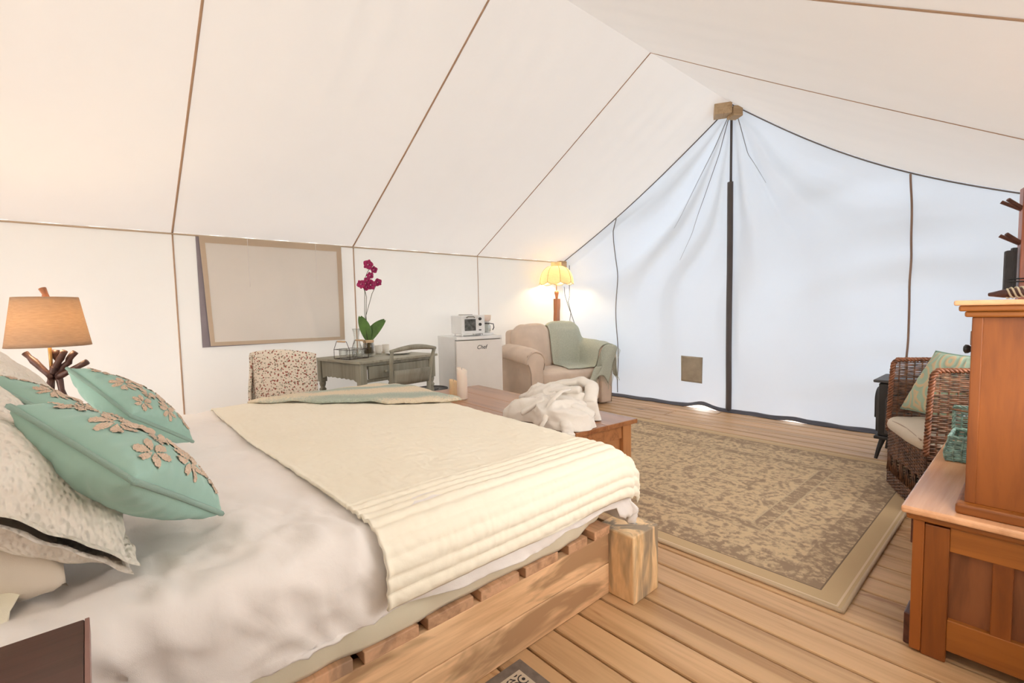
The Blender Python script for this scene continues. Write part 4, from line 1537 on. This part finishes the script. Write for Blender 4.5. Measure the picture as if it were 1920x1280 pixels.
for i, (x, y_, z, s_) in enumerate(fls):
    mb = MB()
    F = Matrix.Rotation(-.65 + .5 * N((i, 0, 0)), 3, 'Z') @ Matrix.Rotation(.25 * N((0, i, 3)), 3, 'Y')
    for k in range(5):
        a = 2 * pi * k / 5 + .3 * i
        wd = .016 if k % 2 else .022
        def pf(u, v):
            r = .004 + .034 * v
            ww = wd * sin(pi * min(1, v * .8 + .15))
            q = Vector((.006 * v, cos(a) * r - sin(a) * (u - .5) * 2 * ww, sin(a) * r + cos(a) * (u - .5) * 2 * ww)) * s_
            return F @ q
        mb.grid(pf, 5, 6)
    fo = mb.build('blossom', M['petal'], orc, smooth=True, solid=.0015, loc=(x, y_, z))
    MB().lathe([(.001, -.008), (.007, 0), (.004, .010)], (0, 0, 0), 8).build('blossom_lip', M['petalc'], fo, smooth=True, loc=(.012, 0, -.004))
for i, (a, b) in enumerate(((-.52, .55), (-.55, .66))):
    c_ = on_desk(a, b)
    tag(MB().lathe([(.030, 0), (.033, .01), (.036, .085), (.033, .085), (.030, .012), (.001, .008)], (0, 0, 0), 20).build('cup', M['china'], smooth=True, loc=c_), ['cream cup on the desk, left of the pair behind the plate', 'cream cup on the desk, right of the pair behind the plate'][i], 'cup', 'cups on the desk')
c_ = on_desk(-.30, .62)
tag(MB().lathe([(.06, 0), (.07, .003), (.12, .016), (.122, .019), (.115, .018), (.068, .008), (.001, .006)], (0, 0, 0), 32).build('plate', M['china'], smooth=True, loc=c_), 'cream dinner plate seen behind the chair back on the desk', 'plate')

# floral chair
fc = thing('floral_chair', 'armless chair upholstered in cream fabric with small red flowers', 'chair', (.80, 1.12, 0), radians(-44))
# local x = toward camera (back), width along y
def backfn(side):
    def fn(u, v):
        y_ = (u - .5) * .53 * (1 - .05 * (1 - v))
        e = abs(u - .5) * 2
        top = .885 + .028 * cos((u - .45) * 3.2) - .02 * max(0, e - .8) * 5 * .3
        z = .38 + (top - .38) * v
        x = .0 + .035 * v + (.05 * e ** 3 if True else 0) * -1 + side * .035 * (1 - e ** 6) ** .5 * min(1, (1 - v) * 8) ** .5
        x += .004 * N((y_ * 9, z * 9, side))
        return (x, y_, z)
    return fn
mb = MB()
mb.grid(backfn(1), 30, 26)
mb.grid(backfn(-1), 30, 26)
mb.build('backrest', M['floral'], fc, smooth=True)
def foldf(u, v):
    y_ = -.262 + .03 * u
    return (.02 + .05 * sin(u * 3.0) - .10 * (1 - u) * .8, y_ - .012 * sin(v * 5), .40 + .47 * v)
MB().grid(foldf, 8, 18).build('side_fold', M['floral'], fc, smooth=True, solid=.01)
soft('seat', (-.25, 0, .41), (.46, .50, .12), 'floral', fc, .02, 9, .04)
for a in (-.02, -.44):
    for b in (-.21, .21):
        MB().tube([(a, b, 0), (a, b, .37)], [.015, .022], 8).build('leg', M['peg'], fc)

# low black side table between desk and fridge
st = thing('round_side_table', 'low round black metal side table between desk and fridge', 'table', (.47, 2.665, 0))
MB().lathe([(.165, .355), (.175, .362), (.175, .378), (.160, .378), (.155, .370), (.08, .369), (.078, .374), (.001, .374)], (0, 0, 0), 36).build('table_top', M['iron'], st, smooth=False)
MB().lathe([(.13, 0), (.13, .015), (.03, .03), (.025, .34), (.06, .357)], (0, 0, 0), 20).build('pedestal', M['iron'], st)

# ------------------------------------------------------------------ lower cabinet on the right
def Cx(x, y_, z):
    return (x - 4.66, y_ - 2.65, z)
cb = thing('low_cabinet', 'honey pine low cabinet with framed dark side panels, right foreground', 'cabinet', (4.66, 2.65, 0), 0)
CX0, CX1, CY0, CY1, CZ = 4.475, 4.875, 2.035, 3.215, .50
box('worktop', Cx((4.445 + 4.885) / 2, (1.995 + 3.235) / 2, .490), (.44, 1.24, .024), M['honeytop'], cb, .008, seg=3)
box('worktop_molding', Cx((4.458 + 4.88) / 2, (2.010 + 3.225) / 2, .468), (.422, 1.215, .022), M['honeyx'], cb, .006)
box('front_stile', Cx(4.490, CY0, .235), (.030, .034, .452), M['honey'], cb, .003)
box('corner_stile', Cx(4.536, CY0 + .003, .225), (.062, .034, .448), M['honey'], cb, .003)
box('side_rail', Cx(4.72, CY0 + .003, .415), (.306, .030, .080), M['honeyx'], cb, .003)
box('side_rail', Cx(4.72, CY0 + .003, .095), (.306, .030, .105), M['honeyx'], cb, .003)
box('side_panel', Cx(4.615, CY0 + .013, .26), (.10, .012, .24), M['panel'], cb, .001)
box('side_muntin', Cx(4.688, CY0 + .003, .26), (.046, .028, .236), M['honey'], cb, .003)
box('side_panel', Cx(4.760, CY0 + .013, .26), (.10, .012, .24), M['panel'], cb, .001)
box('corner_stile', Cx(4.845, CY0 + .003, .24), (.06, .034, .44), M['honey'], cb, .003)
box('carcass', Cx(4.685, (CY0 + CY1) / 2 + .02, .25), (.35, CY1 - CY0 - .06, .40), M['panel'], cb, .003)
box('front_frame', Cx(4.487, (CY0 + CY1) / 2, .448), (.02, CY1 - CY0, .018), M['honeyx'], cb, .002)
box('front_stile', Cx(4.490, CY1 - .02, .235), (.030, .04, .452), M['honey'], cb, .003)
def ring(par, c, r=.014):
    o = MB().tube([(0, r * cos(2 * pi * k / 16), r * sin(2 * pi * k / 16)) for k in range(16)], .0022, 6, closed=True).build('ring_pull', M['copper'], par, smooth=True, loc=c)
    return o
for (yc, zc, hh, px_) in ((2.36, .385, .105, 4.462), (2.89, .385, .105, 4.462), (2.36, .13, .15, 4.468), (2.89, .13, .15, 4.468)):
    d1 = box('drawer' if zc > .3 else 'door', Cx(px_ + .005, yc, zc), (.022, .48, hh), M['drawer'], cb, .003)
    ring(d1, (-.018, -.12, 0))
for q in (2.10, 3.14):
    box('foot', Cx(4.52, q, .02), (.05, .05, .04), M['honey'], cb, .003)
    box('foot', Cx(4.84, q, .02), (.05, .05, .04), M['honey'], cb, .003)
box('base_plinth', Cx(4.466, 2.10, .055), (.022, .10, .11), M['drawer'], cb, .004)

# hutch standing on it
hu = thing('hutch', 'tall honey pine hutch cabinet standing on the low cabinet', 'cabinet', (4.72, 2.40, .502))
def Hx(x, y_, z):
    return (x - 4.72, y_ - 2.40, z - .502)
HY0, HY1 = 2.065, 2.66
box('base_board', Hx(4.727, (HY0 + HY1) / 2 - .005, .519), (.306, HY1 - HY0 + .05, .034), M['honeyx'], hu, .008, seg=3)
box('side_board', Hx(4.745, HY0 + .012, .832), (.256, .022, .592), M['honey'], hu, .002)
box('front_stile', Hx(4.606, HY0 + .011, .832), (.026, .026, .592), M['honey'], hu, .003)
box('front_stile', Hx(4.606, HY1 - .02, .832), (.026, .04, .592), M['honey'], hu, .003)
box('side_board', Hx(4.745, HY1 - .012, .832), (.256, .022, .592), M['honey'], hu, .002)
box('back_board', Hx(4.865, (HY0 + HY1) / 2, .832), (.014, HY1 - HY0 - .06, .59), M['panel'], hu, .002)
hd = box('door', Hx(4.603, (HY0 + HY1) / 2 + .005, .832), (.020, HY1 - HY0 - .075, .575), M['honey'], hu, .003)
o = MB().lathe([(.008, 0), (.007, .012), (.015, .022), (.016, .030), (.009, .035), (.001, .036)], (0, 0, 0), 14).build('knob', M['black'], hd, smooth=True, loc=(-.014, -.03, .175))
o.rotation_euler = (0, -pi / 2, 0)
box('hinge', Hx(4.592, HY0 + .03, 1.06), (.006, .012, .045), M['copper'], hu, .001)
box('cornice', Hx(4.727, (HY0 + HY1) / 2, 1.137), (.300, HY1 - HY0 + .04, .018), M['honeyx'], hu, .005)
box('cornice', Hx(4.722, (HY0 + HY1) / 2, 1.155), (.316, HY1 - HY0 + .07, .018), M['honeyx'], hu, .005)
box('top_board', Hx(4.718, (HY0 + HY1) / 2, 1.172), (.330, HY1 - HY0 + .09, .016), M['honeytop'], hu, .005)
MB().tube([(0, 0, .0), (-.006, .0, -.012), (-.008, .0, -.03)], .003, 6).build('key', M['copper'], hu, smooth=True, loc=Hx(4.583, 2.34, .60))
MB().tube([(0, .01 * cos(2 * pi * k / 14), .016 * sin(2 * pi * k / 14)) for k in range(14)], .002, 6, closed=True).build('key_ring', M['copper'], hu, smooth=True, loc=Hx(4.577, 2.34, .555))

# wrapped horn on the hutch
wh = thing('wrapped_stick', 'dark-tipped stick wrapped in cream and brown cord on the hutch', 'ornament', (4.70, 2.25, 1.18))
pth = [Vector((-.085, .045, .018)), Vector((-.05, .03, .020)), Vector((-.01, .02, .024)), Vector((.04, .0, .026)), Vector((.11, -.03, .02))]
MB().tube(pth, [.006, .014, .016, .016, .012], 10).build('stick', M['branch'], wh, smooth=True)
mb = MB()
for ph in (0, 2.1, 4.2):
    hp = []
    for i in range(90):
        t = i / 89 * 2.7 + 1.2
        k = min(int(t), 3)
        c_ = pth[k].lerp(pth[k + 1], t - k) if k < 4 else pth[4]
        a = t * 7 + ph
        hp.append(c_ + Vector((0, cos(a), sin(a))) * .0165)
    mb.tube(hp, .0030, 5)
mb.build('cord_wrap', M['cream_cord'], wh, smooth=True)

# ------------------------------------------------------------------ wicker
def weave(mb, fn, lu, lv, stake=.036, row=.0095, th=.0042, amp=.0035, gaps=0, seed=0, stakes=True):
    """fn(u metres, v metres, n offset) -> point on a surface with offset along its normal"""
    ns_ = max(2, int(lu / stake))
    rows_ = int(lv / row)
    for j in range(rows_):
        v = (j + .5) * row
        if gaps and ((j * 7 + seed) % 11) < gaps:
            continue
        pts = []
        seg = ns_ * 3
        for i in range(seg + 1):
            u = lu * i / seg
            o_ = amp * sin(pi * (i / 3.0) + (j % 2) * pi) 
            pts.append(fn(u, v + .0018 * N((u * 18, j * 3.1, seed)), o_))
        mb.tube(pts, th * (1 + .25 * N((j * 1.7, seed, 0))), 4, cap=False)
    if stakes:
        for i in range(ns_ + 1):
            u = lu * i / ns_
            mb.tube([fn(u, lv * k / 6, 0) for k in range(7)], .0042, 5, cap=False)
def braid(mb, path, R=.012, r=.008, turns=None):
    path = [Vector(p) for p in path]
    seg = [0]
    for a, b in zip(path, path[1:]):
        seg.append(seg[-1] + (b - a).length)
    Lh = seg[-1]
    turns = turns or Lh / .055
    n_ = int(turns * 8) + 2
    for ph in (0, 2 * pi / 3, 4 * pi / 3):
        pts = []
        for i in range(n_):
            s_ = Lh * i / (n_ - 1)
            k = 0
            while k < len(seg) - 2 and seg[k + 1] < s_:
                k += 1
            f = (s_ - seg[k]) / max(1e-6, seg[k + 1] - seg[k])
            c_ = path[k].lerp(path[k + 1], f)
            t = (path[k + 1] - path[k]).normalized()
            a = t.orthogonal().normalized()
            a = (Vector((0, 1, 0)) - t * t.y).normalized() if abs(t.y) < .9 else (Vector((0, 0, 1)) - t * t.z).normalized()
            b = t.cross(a)
            an = 2 * pi * turns * i / (n_ - 1) + ph
            pts.append(c_ + a * cos(an) * R * .8 + b * sin(an) * R * .8)
        mb.tube(pts, r, 5)

# chair local: x = front->back, y = far arm (+) .. near arm (-); front faces the rug
wc = thing('wicker_armchair', 'dark brown wicker armchair with braided edges beside the black stove', 'armchair', (4.10, 3.83, .012), radians(26.5))
WD, WWd = .56, .56
SEAT, ARM = .34, .80
def P_front(u, v, o_):      # front skirt: y from 0 to -WWd
    return (0 - o_ + .02 * (v < 0), -u, v)
mb = MB()
weave(mb, lambda u, v, o_: (-.012 * sin(pi * u / WWd) - o_, -u, .20 + v), WWd, .165, stake=.026, row=.0095, th=.0048, amp=.0045, seed=1)
weave(mb, lambda u, v, o_: (-.012 * sin(pi * u / WWd) - o_, -u, .005 + v), WWd, .09, stake=.026, row=.0095, th=.0048, amp=.0045, seed=2)
for q in range(12):
    yy = -WWd * (q + .3) / 12
    mb.tube([(-.008, yy, .09), (-.008, yy + (.03 if q % 2 else -.03), .21)], .005, 5)
    mb.tube([(-.004, yy - .02, .09), (-.004, yy + (.02 if q % 2 else -.02) , .21)], .005, 5)
o = mb.build('front_skirt', M['wicker'], wc, smooth=True)
for nm, yv in (('far_arm', 0.0), ('near_arm', -WWd)):
    mb = MB()
    weave(mb, lambda u, v, o_, yv=yv: (u, yv + o_, .01 + v), WD, .40, stake=.036, row=.0098, seed=3)
    weave(mb, lambda u, v, o_, yv=yv: (u + .02 * v, yv + o_, .41 + v), WD - .02, ARM - .42, stake=.038, row=.0102, gaps=1, th=.0052, seed=5)
    mb.build(nm, M['wicker'], wc, smooth=True)
    mb = MB()
    braid(mb, [(-.005, yv, .34), (.0, yv, .5), (.005, yv, .66), (.012, yv, ARM - .03), (.03, yv, ARM), (.20, yv, ARM + .003), (.40, yv, ARM + .003), (WD, yv, ARM + .01)], .011, .0075)
    mb.build('arm_braid', M['wickerred'], wc, smooth=True)
mb = MB()
weave(mb, lambda u, v, o_: (WD + .02 * v + o_, -u, .01 + v), WWd, ARM - .02, stake=.04, row=.0115, seed=7, gaps=1)
mb.build('back_panel', M['wicker'], wc, smooth=True)
mb = MB()
for q in range(14):
    mb.tube([(0, -WWd * q / 13, SEAT - .01), (WD, -WWd * q / 13, SEAT - .01)], .006, 5)
mb.tube([(0, 0, SEAT - .005), (0, -WWd, SEAT - .005)], .010, 6)
mb.build('seat_deck', M['wicker'], wc)
so_ = soft('seat_cushion', (.235, -WWd / 2, SEAT + .055), (.50, WWd - .035, .10), 'cushion', wc, .025, 11, .045)
MB().tube([(-.018, -.03 - (WWd - .06) * i / 20, SEAT + .075 + .018 * sin(pi * i / 20)) for i in range(21)], .004, 6).build('cushion_welt', M['taupe2'], wc, smooth=True)

# cushion on wicker chair, world coords
c26, s26 = cos(radians(26.5)), sin(radians(26.5))
def wl(x, y_, z):
    return Vector((4.10 + x * c26 - y_ * s26, 3.83 + x * s26 + y_ * c26, z + .012))
P = Pillow((4.325, 3.74, .885), (4.157, 3.825, .505), (4.44, 3.54, .505), .055, .06, .004, 12, (-1, -.3, .5))
o = tag(P.mesh(40).build('scroll_cushion', M['scroll'], smooth=True, loc=P.O), 'pale green cushion with tan scroll pattern on the wicker armchair', 'cushion')
MB().tube(P.rim(), .005, 6, closed=True).build('piping', M['tealpipe'], o, smooth=True)

# teal basket
bk = thing('teal_basket', 'teal wicker basket with wire handle on the low cabinet', 'basket', (4.568, 2.80, .503))
BW, BL, BH = .19, .24, .10
def rect(s_, a, b, r=.03):
    # perimeter param -> point and normal
    per = 2 * (2 * a + 2 * b)
    s_ = s_ % per
    if s_ < 2 * a:
        return Vector((-a + s_, -b, 0)), Vector((0, -1, 0))
    s_ -= 2 * a
    if s_ < 2 * b:
        return Vector((a, -b + s_, 0)), Vector((1, 0, 0))
    s_ -= 2 * b
    if s_ < 2 * a:
        return Vector((a - s_, b, 0)), Vector((0, 1, 0))
    s_ -= 2 * a
    return Vector((-a, b - s_, 0)), Vector((-1, 0, 0))
mb = MB()
def bf(u, v, o_):
    fl_ = 1 + .08 * sin(v / BH * 4.5)
    p, n_ = rect(u, BW / 2 * .86, BL / 2 * .86)
    q = Vector((p.x * fl_, p.y * fl_, v)) + n_ * o_
    return q
weave(mb, bf, 2 * (BW + BL) * .86, BH, stake=.024, row=.0088, th=.0034, amp=.0032, seed=2)
mb.box((0, 0, .003), (BW * .86, BL * .86, .006))
mb.build('basket_body', M['basketteal'], bk, smooth=True)
mb = MB()
braid(mb, [tuple(bf(2 * (BW + BL) * .86 * k / 40, BH, 0)) for k in range(41)], .005, .0035)
mb.build('rim', M['basketteal'], bk, smooth=True)
mb = MB()
weave(mb, lambda u, v, o_: (-BW / 2 * .86 + u, BL / 2 * .9 + o_, BH + v), BW * .86, .10, stake=.024, row=.0088, th=.0034, amp=.0032, seed=3)
braid(mb, [(-BW / 2 * .86, BL / 2 * .9, BH), (-BW / 2 * .86, BL / 2 * .9, BH + .10), (BW / 2 * .86, BL / 2 * .9, BH + .10)], .005, .0035)
mb.build('back_flap', M['basketteal'], bk, smooth=True)
MB().tube([(-.095, .06, .19), (-.085, .0, .205), (-.03, -.01, .20), (.05, .0, .215), (.09, .08, .20)], .004, 6).build('wire_handle', M['copper'], bk, smooth=True)

# ------------------------------------------------------------------ stove
sv = thing('stove', 'small black cast-iron stove with arched glass door on splayed legs', 'stove', (4.115, 4.585, 0), radians(0))
box('firebox', (0, 0, .375), (.36, .36, .40), M['iron'], sv, .008)
box('top_plate', (0, 0, .592), (.42, .42, .022), M['ironlight'], sv, .008)
box('bottom_plate', (0, 0, .165), (.40, .40, .024), M['iron'], sv, .006)
for a in (-1, 1):
    for b in (-1, 1):
        MB().tube([(a * .15, b * .15, .16), (a * .17, b * .17, .08), (a * .185, b * .185, 0)], [.022, .016, .012], 6).build('leg', M['iron'], sv)
dp = [(-.11, .03)]
def arch(wd, z0, z1, n_=16):
    pts = [(-wd, z0), (wd, z0)]
    for i in range(n_ + 1):
        a = pi * i / n_
        pts.append((wd * cos(a), z1 + wd * .75 * sin(a)))
    return pts
for face in (0, 1):
    fe = empty('door')
    fe.parent = sv
    fe.rotation_euler.z = -pi / 2 * face
    MB().prism(arch(.135, .20, .44), -.202, -.18, axis=1).build('door_frame', M['ironlight'], fe, bevel=.004)
    MB().prism(arch(.10, .31, .44), -.206, -.200, axis=1).build('door_glass', M['mica'], fe)
    MB().tube([(x, -.208, z) for x, z in arch(.105, .305, .44)], .008, 6, closed=True).build('glass_rim', M['iron'], fe, smooth=True)
    MB().tube([(0, -.21, .31), (0, -.21, .52)], .005, 5).build('glazing_bar', M['iron'], fe)
    MB().tube([(-.10, -.21, .43), (.10, -.21, .43)], .005, 5).build('glazing_bar', M['iron'], fe)
    box('ash_panel', (0, -.205, .25), (.17, .012, .07), M['iron'], fe, .004)

# ------------------------------------------------------------------ coat stand
cs = thing('coat_stand', 'reddish wooden coat stand with dark pegs behind the hutch', 'coat stand', (4.672, 4.15, 0), radians(12))
box('post', (0, 0, .93), (.085, .085, 1.80), M['stand'], cs, .004)
for rz_ in (0, pi / 2):
    box('foot_bar', (0, 0, .025 if rz_ == 0 else .030), (.36, .05, .05), M['stand'], cs, .004, rz=rz_)
for z in (1.50, 1.70):
    for sgn, dx, dy in ((1, -1, .12), (1, -.97, -.55), (1, .25, 1), (1, 0, -1)):
        d = Vector((dx, dy, 0)).normalized()
        ln_ = .095 if dx < -.5 else .10
        p0 = Vector((0, 0, z)) + d * .03
        p1 = p0 + d * ln_ + Vector((0, 0, .065))
        MB().tube([p0, p1], [.0115, .0115], 8, flat=.8).build('peg', M['peg'], cs)
bgo = thing('hanging_bag', 'charcoal felt bag strapped to the coat stand post', 'bag', (4.598, 4.12, 1.20), radians(12))
box('bag_body', (-.005, 0, .145), (.04, .05, .25), M['bag'], bgo, .008)
box('inner_sheet', (.016, .01, .155), (.022, .05, .26), M['bag'], bgo, .003)
MB().tube([(-.01, -.05, .10), (.05, -.075, .10), (.12, -.05, .10), (.12, .05, .10)], .004, 5).build('strap', M['black'], bgo)
MB().tube([(-.01, -.05, .085), (.05, -.075, .083), (.12, -.05, .08), (.12, .05, .08)], .004, 5).build('strap', M['black'], bgo)
